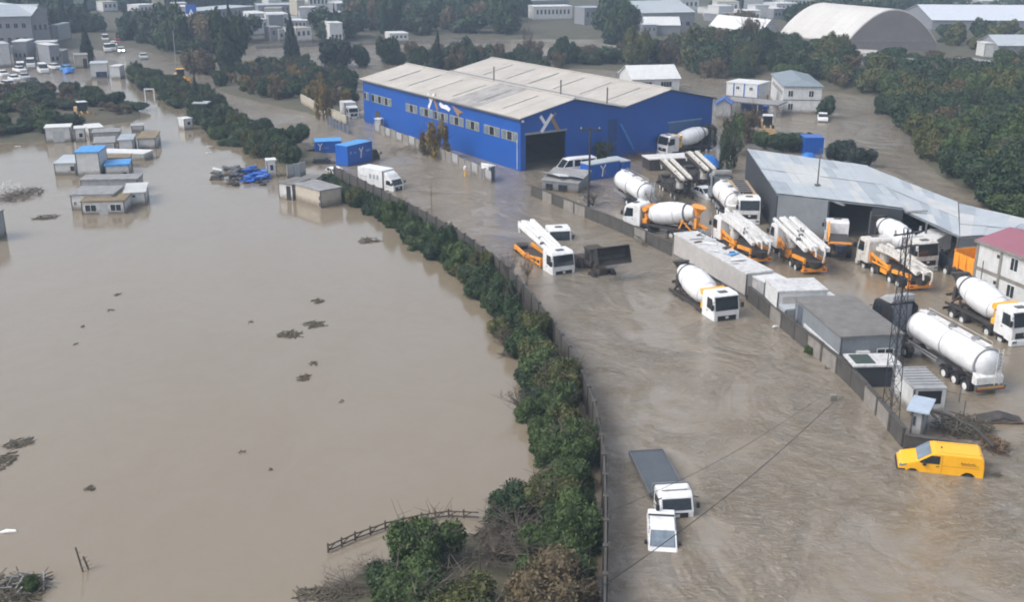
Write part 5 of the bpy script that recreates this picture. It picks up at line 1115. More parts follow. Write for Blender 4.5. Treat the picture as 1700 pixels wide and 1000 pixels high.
# --- bushes along the curved wall
BG_ = 'bushes along the curved roadside wall'
def wall_at(s):
    for a, b in zip(WALLP, WALLP[1:]):
        l_ = (b.xy-a.xy).length
        if s <= l_: d = (b.xy-a.xy).normalized(); return a.xy+d*s, d
        s -= l_
    return WALLP[-1].xy, (WALLP[-1].xy-WALLP[-2].xy).normalized()
WL = sum((b.xy-a.xy).length for a, b in zip(WALLP, WALLP[1:]))
def nth(n): return f"{n}{'th' if 10 <= n % 100 <= 20 else {1: 'st', 2: 'nd', 3: 'rd'}.get(n % 10, 'th')}"
s = .5; i = 0
while s < WL-1:
    f = s/WL; p, d = wall_at(s); nrm = Vector((d.y, -d.x))   # pond side: left of the picture
    if nrm.x > 0: nrm = -nrm
    i += 1; big = f > .3
    for row in (0, 1):
        w = rt.uniform(2.2, 3.0) if not big else rt.uniform(2.7, 4.1); off = w*.5+.45+(0 if row == 0 else rt.uniform(.7, 1.2) if not big else rt.uniform(.8, 1.5)); h = rt.uniform(1.5, 2.1)*(1 if not big else 1.25)*(1 if row == 0 else .72)
        if row: w *= .75
        q = p+nrm*off+Vector(d)*rt.uniform(-.6, .6)
        mm = rt.choice([LD, LM, LM, LD] if not big else [LD, LM, LM, LO, LM, LD]); word_ = {LD.name: 'dark green', LM.name: 'mid green', LO.name: 'olive'}[mm.name]
        lab = f"{word_} bush against the roadside wall, {nth(i)} from the container" if row == 0 else f"lower {word_} pond-side bush of the wall row, {nth(i)} from the container"
        plant('bush', lab, 'bush', (q.x, q.y, -.15), w, h, BIGM+BUSHM[:3] if q.y < 75 else BUSHM, mm, BG_, trunk=False, part='foliage', twigs=rt.random() < .15)
    s += rt.uniform(1.5, 2.2) if not big else rt.uniform(2.0, 3.0)
# special ones
def bpx(x, y, w, h, ms, m, label, name='bush', cat='bush', **k):
    z = k.pop('z', 0); return plant(name, label, cat, tuple(G(x, y, z)), w, h, ms, m, **k)
for (x, y, w, h, m, lab) in ((884,572,3.6,3.0,LO,'large rounded olive-topped bush where the wall bends'), (800,460,2.6,2.6,LO,'yellowish tall bush left of the wall above the two dark ones'),
    (742,432,2.4,3.6,LD,'dark pointed bush rising above the row'), (655,375,3.2,3.0,LM,'round mid-green bush near the white box truck'), (590,345,2.6,2.4,LO,'pale olive bush beside the container corner'),
    (925,662,4.2,3.2,LO,'broad olive bush with twigs overhanging the wall'), (945,770,4.4,3.0,LM,'broad green bush at the widest part of the lower hedge'), (915,850,4.2,2.6,LO,'low olive bush spreading over the pond edge'),
    (950,905,4.0,2.8,LM,'green bush above the reddish one at the bottom edge'), (905,1020,5.6,2.8,LB,'reddish brown and green dome bush at the bottom edge'),
    (705,940,4.4,3.0,LM,'green tree-like bush in the middle of the bottom clump'), (700,1010,5.0,2.6,LM,'bright leafy bush cut by the bottom edge'), (760,1040,5.0,2.4,LO,'olive bush cut by the bottom edge right of the post'),
    (660,985,3.4,2.0,LD,'dark bush at the left foot of the bottom clump'), (845,862,3.4,2.0,LD,'dark bush where the floating fence meets the hedge'), (50,985,1.2,1.0,LM,'small bright bush among the timber at the lower left corner'),
    (1343,589,1.1,.7,LM,'small green weed tuft at the foot of the yard wall')):
    bpx(x, y, w, h, BIGM if y > 560 else BUSHM, m, lab, z=-.1, trunk=False, part='foliage', twigs=(y > 600 and w > 4))
for (x, y, w, h, lab) in ((860,690,2.6,1.6,'drowned twiggy shrub at the pond side of the lower hedge'), (835,575,2.2,1.2,'bare floating branches by the hedge bend'), (858,900,4.2,1.6,'grey leafless scrub between post and hedge'),
    (820,940,4,1.3,'bare scrub right of the short post'), (880,930,3.6,1.5,'brown leafless scrub under the lower hedge'), (1300,440,1.6,2.6,'thin bare sapling in front of the long pale trailer') , (845,480,2.0,3.2,'thin bare bush growing at the wall by the stuck pump truck'),
    (875,478,1.6,2.6,'small dry reeds between wall and pump truck'), (985,345,3.5,2.2,'dark bare shrub by the yard wall corner'), (1085,372,3.0,3.4,'tall bare tree in front of the left-facing mixer'), (610,955,2.0,.8,'half sunken dead branches left of the bottom clump'), (575,975,3.0,.6,'floating driftwood tangle at the bottom')):
    t = thing('bare_shrub', lab, 'shrub', tuple(G(x, y, -.1))); inst('branches', rt.choice(TWIGM), LT, t, (w, w, h*1.3), rt.uniform(0, 6)); inst('branches', rt.choice(TWIGM), LT, t, (w*.9, w*.9, h*1.1), rt.uniform(0, 6))
# --- hedgerow between pond and road farther up
def pick_on(poly, n, mind, seed):
    w = pix_poly(poly); xs = [p[0] for p in w]; ys = [p[1] for p in w]; r = random.Random(seed); out = []; tries = 0
    while len(out) < n and tries < n*60:
        tries += 1; x, y = r.uniform(min(xs), max(xs)), r.uniform(min(ys), max(ys))
        if inside(np.array([[x, y]]), w)[0] and all((x-a)**2+(y-b)**2 > mind**2 for a, b in out): out.append((x, y))
    return out
FOOT = []   # places of buildings to keep free
for o in bpy.data.objects:
    if o.type == 'EMPTY' and o.parent is None and o.get('category') in ('building', 'house', 'hall', 'factory', 'office', 'hut', 'shed', 'cabin', 'hangar', 'canopy', 'porch', 'sign', 'car', 'van', 'container', 'booth', 'loader', 'box truck'):
        pts = []
        for c in o.children:
            if c.type == 'MESH':
                for v in c.bound_box: pts.append((v[0], v[1]))
        if pts:
            M = Matrix.Translation(o.location) @ Matrix.Rotation(o.rotation_euler.z, 4, 'Z')
            x0, x1 = min(p[0] for p in pts), max(p[0] for p in pts); y0, y1 = min(p[1] for p in pts), max(p[1] for p in pts)
            FOOT.append((M.inverted(), x0, x1, y0, y1, o['category']))
CLEAR = [pix_poly(p) for p in ([(405,8),(585,0),(585,40),(520,76),(440,80),(405,70)], [(322,26),(405,20),(405,60),(318,60)], [(300,20),(345,20),(345,56),(300,56)], [(845,40),(1000,38),(1012,64),(845,66)], [(160,30),(215,24),(212,90),(165,84)], [(875,6),(1008,6),(1008,36),(875,36)], [(1060,8),(1160,6),(1160,74),(1060,68)])]
def inview(x, y, r, z=0):
    v = Vector((x, y, z))-CAM; d = v.dot(FW)
    if d < 5: return False
    px = 850+F*v.x/d; py = 500-F*v.dot(UP)/d; m = F*r/d*1.3+8
    return -m < px < 1700+m and -m-40 < py < 1000+m+40
def free(x, y, r):
    if not inview(x, y, r, 2): return False
    for c_ in CLEAR:
        if inside(np.array([[x, y]]), c_)[0]: return False
    for Mi, x0, x1, y0, y1, c in FOOT:
        p = Mi @ Vector((x, y, 0)); front = r*1.0 + (4 if c in ('building', 'house', 'hall', 'factory', 'hangar', 'office') else 1)
        if x0-r*.8 < p.x < x1+r*.8 and y0-front < p.y < y1+r*.5: return False
    return True
def near(group, x, y):
    v = Vector((x, y, 0))-CAM; d = v.dot(FW); px = 850+F*v.x/d; py = 500-F*v.dot(UP)/d
    if 'right river bank' in group: return ', near the photo edge' if px > 1640 else ' opposite the shed roof' if py > 270 else ' at the upper river bend' if px < 1480 else ' on the inner curve'
    if 'hedgerow' in group: return ', far end' if px < 270 else ' by the shelter roof' if px < 350 else ' above the blue heap' if px < 440 else ', nearest the blue trucks'
    if 'left island' in group: return ' at the left photo edge' if px < 60 else ' above the white container' if px < 140 else ' at its right tip'
    if 'far road' in group: return ', left of the road' if px < 200 else ', right of the road'
    return ''
def scatter(poly, n, mind, seed, spec, labels, group, name='tree', cat='tree', z=.2, trunk=True, twig=.0):
    """spec: list of (weight, meshes, material, (wmin,wmax), (hmin,hmax))"""
    r = random.Random(seed); ws = [s_[0] for s_ in spec]
    for x, y in pick_on(poly, n, mind, seed):
        i = r.choices(range(len(spec)), ws)[0]; s_ = spec[i]; w = r.uniform(*s_[3]); h = r.uniform(*s_[4])
        if not free(x, y, w/2): continue
        zz = float(terrain_h(np.array([[x, y]]))[0])-.2
        plant(name, (labels[i] if isinstance(labels, (list, tuple)) else labels)+near(group, x, y), cat, (x, y, zz), w, h, s_[1], s_[2], group+('' if not isinstance(labels, (list, tuple)) else ', '+labels[i].split()[0]), trunk=trunk, part='crown' if name == 'tree' else 'foliage', twigs=r.random() < twig)
scatter([(216,120),(262,128),(300,140),(338,152),(352,172),(398,206),(450,226),(505,238),(508,262),(478,282),(440,268),(400,250),(362,232),(335,205),(300,182),(262,160),(225,138)], 135, 2.3, 1,
    [(3, BUSHM, LD, (2.6,5), (1.4,3.2)), (2, BUSHM+TREEM, LM, (2.6,5), (1.4,3.0)), (1.4, SPARSEM, LO, (3,4.5), (2,3.4))], ['dark bush in the hedgerow between pond and upper road', 'green bush in the hedgerow between pond and upper road', 'olive thin bush in the hedgerow between pond and upper road'], 'hedgerow bushes', name='bush', cat='bush', z=0, trunk=False, twig=.1)
bpx(326,172,3.0,6.0,CONM,LC,'dark pointed conifer in the hedgerow below the yellow loader', name='conifer', cat='tree', part='crown')
scatter([(-60,160),(60,152),(140,160),(228,184),(232,198),(150,208),(70,230),(-60,240)], 60, 3.2, 2,
    [(3, BUSHM, LD, (3.5,7), (1.6,3.6)), (1.5, TREEM, LM, (3.5,6.5), (2,4)), (2.2, SPARSEM, LB, (4,6), (1.5,3))], ['dark bushy tree on the left island', 'green bushy tree on the left island', 'brownish scrub on the left island'], 'trees on the left island', twig=.15)
scatter([(398,118),(450,112),(520,116),(585,132),(590,180),(560,186),(500,165),(470,172),(420,160),(350,140)], 64, 3.2, 3,
    [(3, TREEM, LD, (3.5,6), (2.2,4)), (1, SPARSEM, LB, (3.5,5), (2.5,4)), (1, SPARSEM, LA, (3,4.5), (2.5,3.6)), (.5, BUSHM, LO, (4,6), (2,3))],
    ['dark tree by the upper road north of the hall', 'brownish tree by the upper road north of the hall', 'yellowing tree by the upper road north of the hall', 'olive tree by the upper road north of the hall'], 'trees by the upper road', twig=.3)
bpx(538,203,5.5,7.5,SPARSEM,LA,'yellow-leaved tree standing in water at the cream wall', name='tree', cat='tree', twigs=True, z=-.5)
bpx(725,268,5.0,6.6,SPARSEM,LA,'sparse autumn tree in water before the blue hall side', name='tree', cat='tree', twigs=True, z=-.5)
bpx(706,262,2.6,4.6,SPARSEM,LB,'thin brown sapling left of the sparse autumn tree', name='tree', cat='tree', twigs=True, z=-.5)
for (x, y, w, h, lab) in ((485,112,9.5,13.5,'tallest dark conifer left of centre at the far field'), (727,120,7,9.8,'dark conifer behind the blue hall roof, left of the pair'), (755,113,3.2,5.8,'slimmer of the two conifers behind the hall ridge'), (773,110,4.2,7.2,'taller of the paired conifers behind the hall ridge'), (146,106,8,10,'dark conifer beside the far queue of vehicles'), (1231,32,3.5,7.5,'small conifer on the horizon at top right')):
    bpx(x, y, w, h, CONM, LC, lab, name='conifer', cat='tree', part='crown')
for (x, y, w, h, ms, m, lab) in ((385,118,10,14,TREEM,LD,'big rounded dark tree by the far bend of the road'), (330,122,9.5,6.5,TREEM,LB,'brownish low tree left of the big rounded one'), (565,66,21,9.5,TREEM,LD,'broad dark cedar-like tree right of the white cluster'),
    (1033,76,13.5,14,TREEM,LD,'big dense tree in front of the grey hall'), (598,110,6,6,TREEM,LD,'small round tree in the far field, left one'), (645,106,7,7,TREEM,LD,'small round tree in the far field, right one'), (1348,86,7,5.5,TREEM,LD,'dark tree standing against the hangar side wall'), (1456,96,5,4.2,TREEM,LM,'small green tree in front of the hangar end wall'), (1615,92,8,5,TREEM,LO,'olive tree between hangar and small grey house'), (1570,88,7,5,TREEM,LD,'dark tree just right of the hangar end wall'), (558,112,12,8,TREEM,LC,'dark bushy tree right of the tall conifer'), (876,105,7,11,TWIGM,LT,'tall bare tree behind the hall roof')):
    bpx(x, y, w, h, ms, m, lab, name='tree', cat='tree')
bpx(33,82,13,8,TREEM,LC,'round dark tree in front of the factory wall', name='tree', cat='tree')
scatter([(640,104),(740,92),(860,96),(1010,100),(1010,112),(900,116),(800,120),(740,120)], 40, 4.2, 4, [(2, TREEM, LD, (5,9), (3,6)), (1, SPARSEM, LB, (5,8), (3,6))], ['dark bush behind the blue hall roofs', 'brown bush behind the blue hall roofs'], 'bushes behind the blue hall', twig=.2)
scatter([(1025,100),(1120,88),(1240,92),(1270,128),(1180,130),(1140,112),(1050,112)], 40, 6, 5, [(2, TREEM, LD, (8,12), (5,9)), (1.5, TREEM, LO, (8,12), (5,9)), (1, SPARSEM, LB, (7,10), (5,9))],
    ['dark tree in the grove behind the white gabled house', 'olive tree in the grove behind the white gabled house', 'brown bare tree in the grove behind the white gabled house'], 'grove behind the white house', twig=.3)
# right bank thickets
scatter([(1368,146),(1440,158),(1478,168),(1474,192),(1512,215),(1522,248),(1538,276),(1578,306),(1630,335),(1705,368),(1850,400),(2000,330),(1900,200),(1800,140),(1560,128),(1420,118),(1262,96),(1200,98),(1290,128)], 270, 3.5, 6,
    [(3, BUSHM, LD, (6,10), (3.0,5.5)), (2.2, BUSHM, LM, (6,9), (3,5)), (1.6, TREEM, LO, (6,10), (3.5,6)), (.6, SPARSEM, LB, (5,8), (3,5))],
    ['dark green thicket bush on the right river bank', 'mid green thicket bush on the right river bank', 'olive thicket tree on the right river bank', 'brown twiggy bush on the right river bank'], 'thicket on the right river bank', name='bush', cat='bush', twig=.12, trunk=False)
scatter([(1180,95),(1262,88),(1410,112),(1560,118),(1700,112),(1800,130),(1700,160),(1560,140),(1400,125),(1280,120)], 34, 7, 16,
    [(2, TREEM, LD, (6,9), (2,3.3)), (1.5, TREEM, LO, (6,8), (2,3)), (1, SPARSEM, LB, (6,8), (2,3))],
    ['dark tree below the vaulted hangar', 'olive tree below the vaulted hangar', 'brown tree below the vaulted hangar'], 'trees below the hangar', twig=.1)
scatter([(1560,60),(1800,60),(1850,110),(1700,118),(1600,112),(1560,95)], 24, 8, 7, [(2, FARM, LD, (8,12), (4,7)), (1, FARM, LO, (7,10), (4,6))], ['dark tree near the lilac roof hall', 'olive tree near the lilac roof hall'], 'trees near the long lilac-roofed hall')
# far tree belts
scatter([(-400,60),(160,40),(330,44),(420,64),(330,104),(215,74),(160,78),(60,70),(-400,90)], 95, 8, 8, [(3, FARM, LD, (8,15), (5,13)), (1, CONM, LC, (4,7), (9,14)), (1, FARM, LB, (7,12), (5,10))],
    ['dark misty tree beside the far road', 'blackish misty tree beside the far road', 'brown misty tree beside the far road'], 'misty trees beside the far road')
scatter([(440,36),(620,28),(860,26),(1080,24),(1060,46),(1005,62),(850,60),(640,62),(530,66)], 100, 8.5, 9, [(3, FARM, LD, (9,17), (5,13)), (.7, CONM, LC, (4,7), (9,14)), (1.3, FARM, LB, (8,13), (6,11))],
    ['dark misty tree in the belt beyond the field wall', 'blackish misty tree in the belt beyond the field wall', 'brown misty tree in the belt beyond the field wall'], 'misty trees beyond the field wall')
scatter([(1150,58),(1290,30),(1380,16),(1700,20),(2300,20),(2300,56),(1560,52),(1300,60),(1200,92)], 70, 11, 10, [(3, FARM, LD, (11,17), (5,9)), (1, FARM, LB, (9,14), (5,8))],
    ['dark misty tree around the far right buildings', 'brown misty tree around the far right buildings'], 'misty trees around the far right buildings')
# trees in the yard
for (x, y, w, h, ms, m, lab) in ((1215,258,5.5,7,SPARSEM,LM,'leafy thin tree between mixer drum and metal shed'), (1238,238,6,6,SPARSEM,LB,'brownish tree at the left corner of the metal shed'), (1205,285,4,5.5,SPARSEM,LD,'dark thin tree behind the tan box truck'), (1300,250,7,2.8,BUSHM,LD,'dark bush behind the shed roof, left of blue container'), (1325,246,5,2.6,BUSHM,LD,'dark round bush touching the blue container'),
    (1270,246,5,2.5,BUSHM,LM,'green bush below the small tan loader'), (1395,268,5.5,3.2,BUSHM,LC,'dark bush at the shed back beside the river, left one'), (1428,276,5,2.8,BUSHM,LC,'dark bush at the shed back beside the river, right one'), (1372,196,4.5,4.2,TREEM,LD,'small tree at the river corner of the office block'), (1000,270,4,3.4,SPARSEM,LD,'small dark tree beside the minibus'), (1178,246,4,4,SPARSEM,LD,'thin dark tree behind the pale mixer drum')):
    bpx(x, y, w, h, ms, m, lab, name='tree', cat='tree', twigs=ms is SPARSEM)
# far-off wood on the hills
def far_wood():
    rs = np.random.RandomState(5); V = []; Fs = []; nb = 0; N_ = 2600
    D = rs.uniform(455, 1100, N_); T = rs.uniform(-.75, .75, N_); X = D*T
    keep = ~((D < 560) & (T > .03) & (T < .5) & (rs.rand(N_) < .75)); X, D = X[keep], D[keep]
    H = terrain_h(np.stack([X, D], -1))
    for x, y, h in zip(X, D, H):
        if y < 560 and not free(x, y, 4): continue
        if not inview(x, y, 12, 8): continue
        n = 26; r = rs.uniform(5, 9); hh = rs.uniform(7, 12)
        d = rs.normal(size=(n, 3)); d /= np.linalg.norm(d, axis=1)[:, None]; d[:, 2] = np.abs(d[:, 2])
        c = np.array([x, y, max(h, 0)])+d*np.array([r, r, hh])*rs.uniform(.6, 1, (n, 1)); a = rs.normal(size=(n, 3))*1.7; b = rs.normal(size=(n, 3))*1.7
        q = np.stack([c-a, c-b, c+a, c+b], 1).reshape(-1, 3); V.append(q); Fs.append(np.arange(n*4).reshape(n, 4)+nb); nb += n*4
        bm_ = np.array([[x-r*.7, y, h-1], [x, y-r*.7, h-1], [x+r*.7, y, h-1], [x, y+r*.7, h-1], [x, y, h+hh*.85]]); V.append(bm_)
        for f in ((0,1,4,4),(1,2,4,4),(2,3,4,4),(3,0,4,4)): pass
        Fs.append(np.array([[0,1,4,0],[1,2,4,1],[2,3,4,2],[3,0,4,3]])+nb); nb += 5
    V = np.concatenate(V); F_ = np.concatenate(Fs).tolist(); F_ = [f if f[0] != f[3] else f[:3] for f in F_]
    me = bpy.data.meshes.new('far_wood'); me.from_pydata(V.tolist(), [], F_); me.materials.append(LC)
    o = bpy.data.objects.new('far_wood', me); COL.objects.link(o); tag(o, 'misty dark wood covering the far hillside at the top of the photo', 'wood', kind='stuff')
far_wood()
# ------------------------------------------------ pylon, poles, wires
g = G(1475, 722, -1); H_ = zat((g.x, g.y), 378)
py = thing('lattice_mast', 'slender dark lattice mast rising from the end of the yard wall', 'mast', (g.x, g.y, -1), rad(20), None, (0, rad(-1.8)))
hh = H_+1; lw = .9; tw = .38
def pw(z): return lw+(tw-lw)*z/hh
for sx_, sy_ in ((-1,-1),(1,-1),(1,1),(-1,1)): MB().bar((sx_*lw/2, sy_*lw/2, 0), (sx_*tw/2, sy_*tw/2, hh), .055, .055).build('leg', IRON, py)
nb = 14
for f_ in range(4):
    m_ = MB()
    for i in range(nb):
        z0, z1 = hh*i/nb, hh*(i+1)/nb; a, b = pw(z0)/2, pw(z1)/2; c4 = [(-1,-1),(1,-1),(1,1),(-1,1)]; p, q = c4[f_], c4[(f_+1) % 4]
        if i % 2: p, q = q, p
        m_.bar((p[0]*a, p[1]*a, z0), (q[0]*b, q[1]*b, z1), .03, .03); m_.bar((p[0]*b, p[1]*b, z1), (q[0]*b, q[1]*b, z1), .025, .025)
    m_.build('lattice_face', IRON, py)
box('cross_arm', TRIM, py, -1.1, 1.1, -.06, .06, hh-.4, hh-.3); box('cross_arm', TRIM, py, -.9, .9, -.06, .06, hh-1.3, hh-1.2)
for x in (-1.0, 0, 1.0): MB().lathe([(0,.05),(.3,.1),(.6,.06),(1,.09)], (x,0,hh-.3), (x,0,hh), 8).build('insulator', CABG, py)
def pole_(label, x, y, ytop, r=.12, arm=True, m=TRIM, lamp=False, name='utility_pole', cat='pole', zb=-1):
    g = G(x, y); h = zat((g.x, g.y), ytop); t = thing(name, label, cat, (g.x, g.y, 0)); MB().cyl((0,0,zb), (0,0,h), r, r*.6, 8).build('pole', m, t)
    if arm:
        box('cross_arm', m, t, -1.3, 1.3, -.08, .08, h-.5, h-.3)
        for s in (-1.1, 0, 1.1): MB().cyl((s,0,h-.3), (s,0,h-.05), .07, n=6).build('insulator', CABG, t)
    if lamp: MB().bar((0,0,h), (.9,0,h+.1), .06, .06).build('arm', m, t); box('lamp_head', CABG, t, .7, 1.3, -.12, .12, h+.02, h+.14)
    return g, h
pole_('dark utility pole with cross-arm standing between minibus and hall', 977, 345, 210, .17, m=IRON)
pole_('thin pale street pole in the flooded road left of the pump truck', 717, 362, 305, .05, arm=False, m=WOOD, name='street_pole')
pole_('thin pole at the shed side in front of the grimy tank trailer', 1182, 402, 330, .06, arm=False)
pole_('slim pole in the road north end beside the far loader', 295, 128, 85, .07, arm=False, lamp=True, name='street_lamp', cat='street lamp')
pole_('short leaning post among the bottom scrub', 797, 962, 920, .06, arm=False, m=WOOD, name='post', cat='post')
pole_('pale lamp post at the hangar side', 1380, 92, 55, .12, arm=False, m=CABG, lamp=True, name='street_lamp', cat='street lamp')
pole_('pale pole beside the big rounded dark tree', 293, 112, 50, .12, arm=False, m=CABG, name='street_pole')
pole_('thin rod on the shed office wall side near the magenta roof', 1607, 465, 428, .03, arm=False)
def wire(label, pts, r=.02, z=None):
    a, b = [Vector(p) for p in pts]; n = 16; sag = .6
    m_ = MB(); P_ = [a+(b-a)*i/n-Vector((0,0,sag*math.sin(math.pi*i/n))) for i in range(n+1)]; m_.path(P_, r, 4); tag(m_.build('cable', BLACK, None), label, 'cable')
wire('thicker cable slanting across the road to the hanging splice box', (G(985,985,4), G(1384,668,3.2)), .022)
wire('thin faint cable crossing the road above the tow truck', (G(990,860,4), G(1362,660,3.2)), .013)
g = G(1383, 664, .1); t = thing('sunken_sign', 'small grey object breaking the surface where the cable meets the current', 'sign', g); MB().box(-.22,.22,-.1,.1,-.8,.42).build('panel', CABG, t, bevel=.04); MB().cyl((0,0,-1),(0,0,.1),.05,n=6).build('post', TRIM, t)
# portal frame on the hedge side
g = G(250, 174); t = thing('goal_frame', 'white upright frame standing in water left of the hedgerow', 'frame', (g.x, g.y, 0)); MB().bar((-.9,0,-1),(-.9,0,3.2),.18,.18).bar((.9,0,.6),(.9,0,3.2),.18,.18).bar((-.9,0,3.1),(.9,0,3.1),.2,.25).build('frame', WHITE, t)
t, w_ = cabin('small flat shelter roof in the hedgerow above the pond', (322,196), (345,196), 2.5, 2.6, DARK, METAL1, [], name='shelter', cat='shelter', trims=False, zb=2.2)
for x in (.1, .85): box('post', TRIM, t, w_*x, w_*x+.12, .1, .22, -1, 2.2)
# guard stand and banner at the hall fence
g = G(795, 292); t = thing('hydrant_post', 'small white-topped amber post in the water by the hall fence', 'post', (g.x-1.9, g.y, 0)); MB().cyl((0,0,-1),(0,0,.9),.14,n=8).build('post', AMBER, t); MB().lathe([(0,.26),(.6,.26),(1,.05)], (0,0,.9), (0,0,1.5), 10).build('cap', CABW, t)
t, w_ = cabin('small guard stand with white board at the end of the hall fence', (800,297), (815,300), .8, 1.9, CONCB, CABW, [], name='guard_stand', cat='stand', trims=False); box('board', WHITE, t, 0, w_*.8, -.1, -.05, 1.5, 2.3)
t, w_ = cabin('white box on the northern end of the hall fence', (623,214), (632,215), .8, 1.7, CABG, ROOFW, [], name='meter_box', cat='box', trims=False)
# shore blocks at the far left lot
cabin('pale blue and white structure at the water edge far up left', (152,131), (180,130), 5, 3.4, CABW, METAL1, [('window','f',.3,.95,.3,1.6,BLUEP,2)], name='gate_house', cat='building', trims=False)
cabin('white pillar-like booth with dark side at the far flooded junction', (185,131), (200,131), 3.5, 2.8, CABW, ROOFW, [], name='booth', cat='booth', trims=False)
cabin('cream hut with dark opening behind the far blue tarpaulin', (126,114), (148,113), 5, 3.2, CREAM, ROOFG, [('door','f',.6,.9,0,2.4,BLACK)], name='hut', cat='hut')
cover('blue tarpaulin at the edge of the far left lot', (107,123), (124,122), 4, 1.6, TARPB)
# people far up the road
SKIN = mat('skin', (.45,.28,.2), .6); COATD = mat('dark_coat', (.03,.035,.045), .8); TROU = mat('dark_trousers', (.02,.022,.03), .8)
def person(label, x, y, rz):
    g = G(x, y); t = thing('person', label, 'person', (g.x, g.y, -.12), rz, 'people walking far up the road')
    sk = bpy.data.meshes.new('body')
    J = [(0,0,.95),(0,0,1.2),(0,0,1.42),(0,0,1.52),(0,.02,1.66),(.1,0,.9),(.13,.06,.48),(.13,-.04,.06),(-.1,0,.9),(-.13,-.05,.48),(-.13,.03,.06),(.2,0,1.4),(.26,.02,1.12),(.25,.14,.9),(-.2,0,1.4),(-.26,0,1.12),(-.24,.1,.88)]
    E_ = [(0,1),(1,2),(2,3),(3,4),(0,5),(5,6),(6,7),(0,8),(8,9),(9,10),(2,11),(11,12),(12,13),(2,14),(14,15),(15,16)]
    R_ = [.15,.16,.15,.06,.10,.1,.07,.05,.1,.07,.05,.075,.055,.04,.075,.055,.04]
    sk.from_pydata(J, E_, []); o = bpy.data.objects.new('body', sk); COL.objects.link(o); m = o.modifiers.new('s', 'SKIN')
    for i, r_ in enumerate(R_): sk.skin_vertices[0].data[i].radius = (r_, r_)
    sk.skin_vertices[0].data[0].use_root = True; o.modifiers.new('ss', 'SUBSURF').levels = 1
    dg = bpy.context.evaluated_depsgraph_get(); me = bpy.data.meshes.new_from_object(o.evaluated_get(dg)); o.modifiers.clear(); o.data = me; me.materials.clear(); me.materials.append(COATD); o.parent = t
    bm = bmesh.new(); bmesh.ops.create_icosphere(bm, subdivisions=2, radius=.115); bmesh.ops.translate(bm, verts=bm.verts, vec=(0,.02,1.68)); h = bpy.data.meshes.new('head'); bm.to_mesh(h); bm.free(); h.materials.append(SKIN); ho = bpy.data.objects.new('head', h); COL.objects.link(ho); ho.parent = t
person('person in dark clothes wading far up the road, left one', 218, 111, 2.8); person('person in dark clothes wading far up the road, right one', 227, 109, 3.4)
# ------------------------------------------------ floating debris
def debris(label, x, y, w, h, seed, m=None, n=40, ht=.15, name='debris', cat='debris', stuff=True, mixed=False):
    r = random.Random(seed); g = G(x, y); gx = G(x+w/2, y).x-g.x; gy = abs(G(x, y-h/2).y-g.y); m_ = MB()
    for i in range(n):
        a = r.uniform(0, 6.28); q = r.random()**.6; cx, cy = gx*q*math.cos(a), gy*q*math.sin(a); L_ = r.uniform(.12, .7)*min(1, gx); b = r.uniform(0, 3.14)
        m_.bar((cx-L_*math.cos(b), cy-L_*math.sin(b), r.uniform(-.02, ht)), (cx+L_*math.cos(b), cy+L_*math.sin(b), r.uniform(-.02, ht)), r.uniform(.02, .09), r.uniform(.02, .05))
    o = m_.build(name, m or LT, None); o.location = (g.x, g.y, 0); return tag(o, label, cat, kind='stuff' if stuff else None)
DEB = mat('wet_debris', (.085, .074, .052), .9, var=.4, vs=4)
for i, (x, y, w, h, n, lab) in enumerate([(480,556,38,11,60,'largest dark reed mat floating in the pond'), (520,540,34,10,40,'thin scattered reeds right of the largest mat'), (505,628,18,12,50,'small dark clump floating below the reed mat'), (521,604,14,7,20,'tiny clump just above the small dark clump'),
    (525,500,26,8,24,'narrow dark driftwood in the upper right of the pond'), (613,400,34,10,60,'dark drift mat below the container'), (30,738,40,16,70,'pale brown reed mat at the left edge'), (6,768,30,34,90,'wider reed mat cut by the left edge'), (77,361,36,9,60,'black drift clump left of the brown-roofed cabin'),
    (416,536,8,8,10,'single stub sticking from the middle of the pond'), (195,490,12,6,12,'small speck of drift in the upper left pond'), (184,516,10,6,10,'brown speck below another in the upper left pond'), (401,752,12,6,10,'faint speck in the lower middle of the pond'), (449,781,8,5,8,'dark speck in the lower middle of the pond'), (567,668,7,7,8,'upright speck right of the floating clumps'),
    (150,812,18,9,16,'faint drift patch at the lower left pond'), (838,590,26,10,40,'floating twigs at the hedge bend'), (1375,612,10,6,10,'bit of drift by the yard wall'), (1657,790,16,6,16,'dark drift right of the yellow van'), (125,572,6,5,8,'tiny dark dot at the left of the pond'), (137,543,6,5,8,'second tiny dark dot at the left of the pond')]):
    debris(lab, x, y, w, h, i, DEB, n, .10)
debris('dark tangle of wreckage left of the cabin cluster', 35, 325, 66, 22, 60, DEB, 200, .5)
debris('white crumpled sheeting on the wreckage at the left edge', 18, 316, 50, 14, 61, ROOFW, 40, .9)
debris('timber and branches piled in the lower left corner', 20, 985, 110, 56, 62, DEB, 170, .45); debris('pale planks in the lower left corner pile', 35, 980, 100, 40, 63, ROOFG, 30, .6)
debris('debris and litter lining the bottom edge under the bushes', 560, 990, 150, 26, 64, DEB, 130, .15); debris('brush and dead stalks below the lower hedge', 850, 900, 130, 70, 65, LT, 420, .5)
debris('wreckage heap behind the yellow van', 1600, 715, 90, 34, 66, DEB, 260, .7); debris('rubbish on the ground by the yard wall end', 1560, 706, 90, 20, 67, ROOFG, 60, .5)
debris('twisted scrap right of the yellow van tail', 1650, 745, 40, 26, 68, RUST, 120, .6); debris('scrap beside the yard wall near the shelter', 940, 312, 90, 22, 69, DEB, 150, .5)
debris('mud-covered rubble along the hall fence foot', 700, 250, 110, 14, 70, LT, 120, .3)
debris('brown scrub and rubble on the left island', 100, 190, 120, 24, 71, LT, 200, .6)
debris('dark clutter on the yard ground by the left-facing mixer', 1085, 402, 70, 16, 72, DEB, 120, .6)
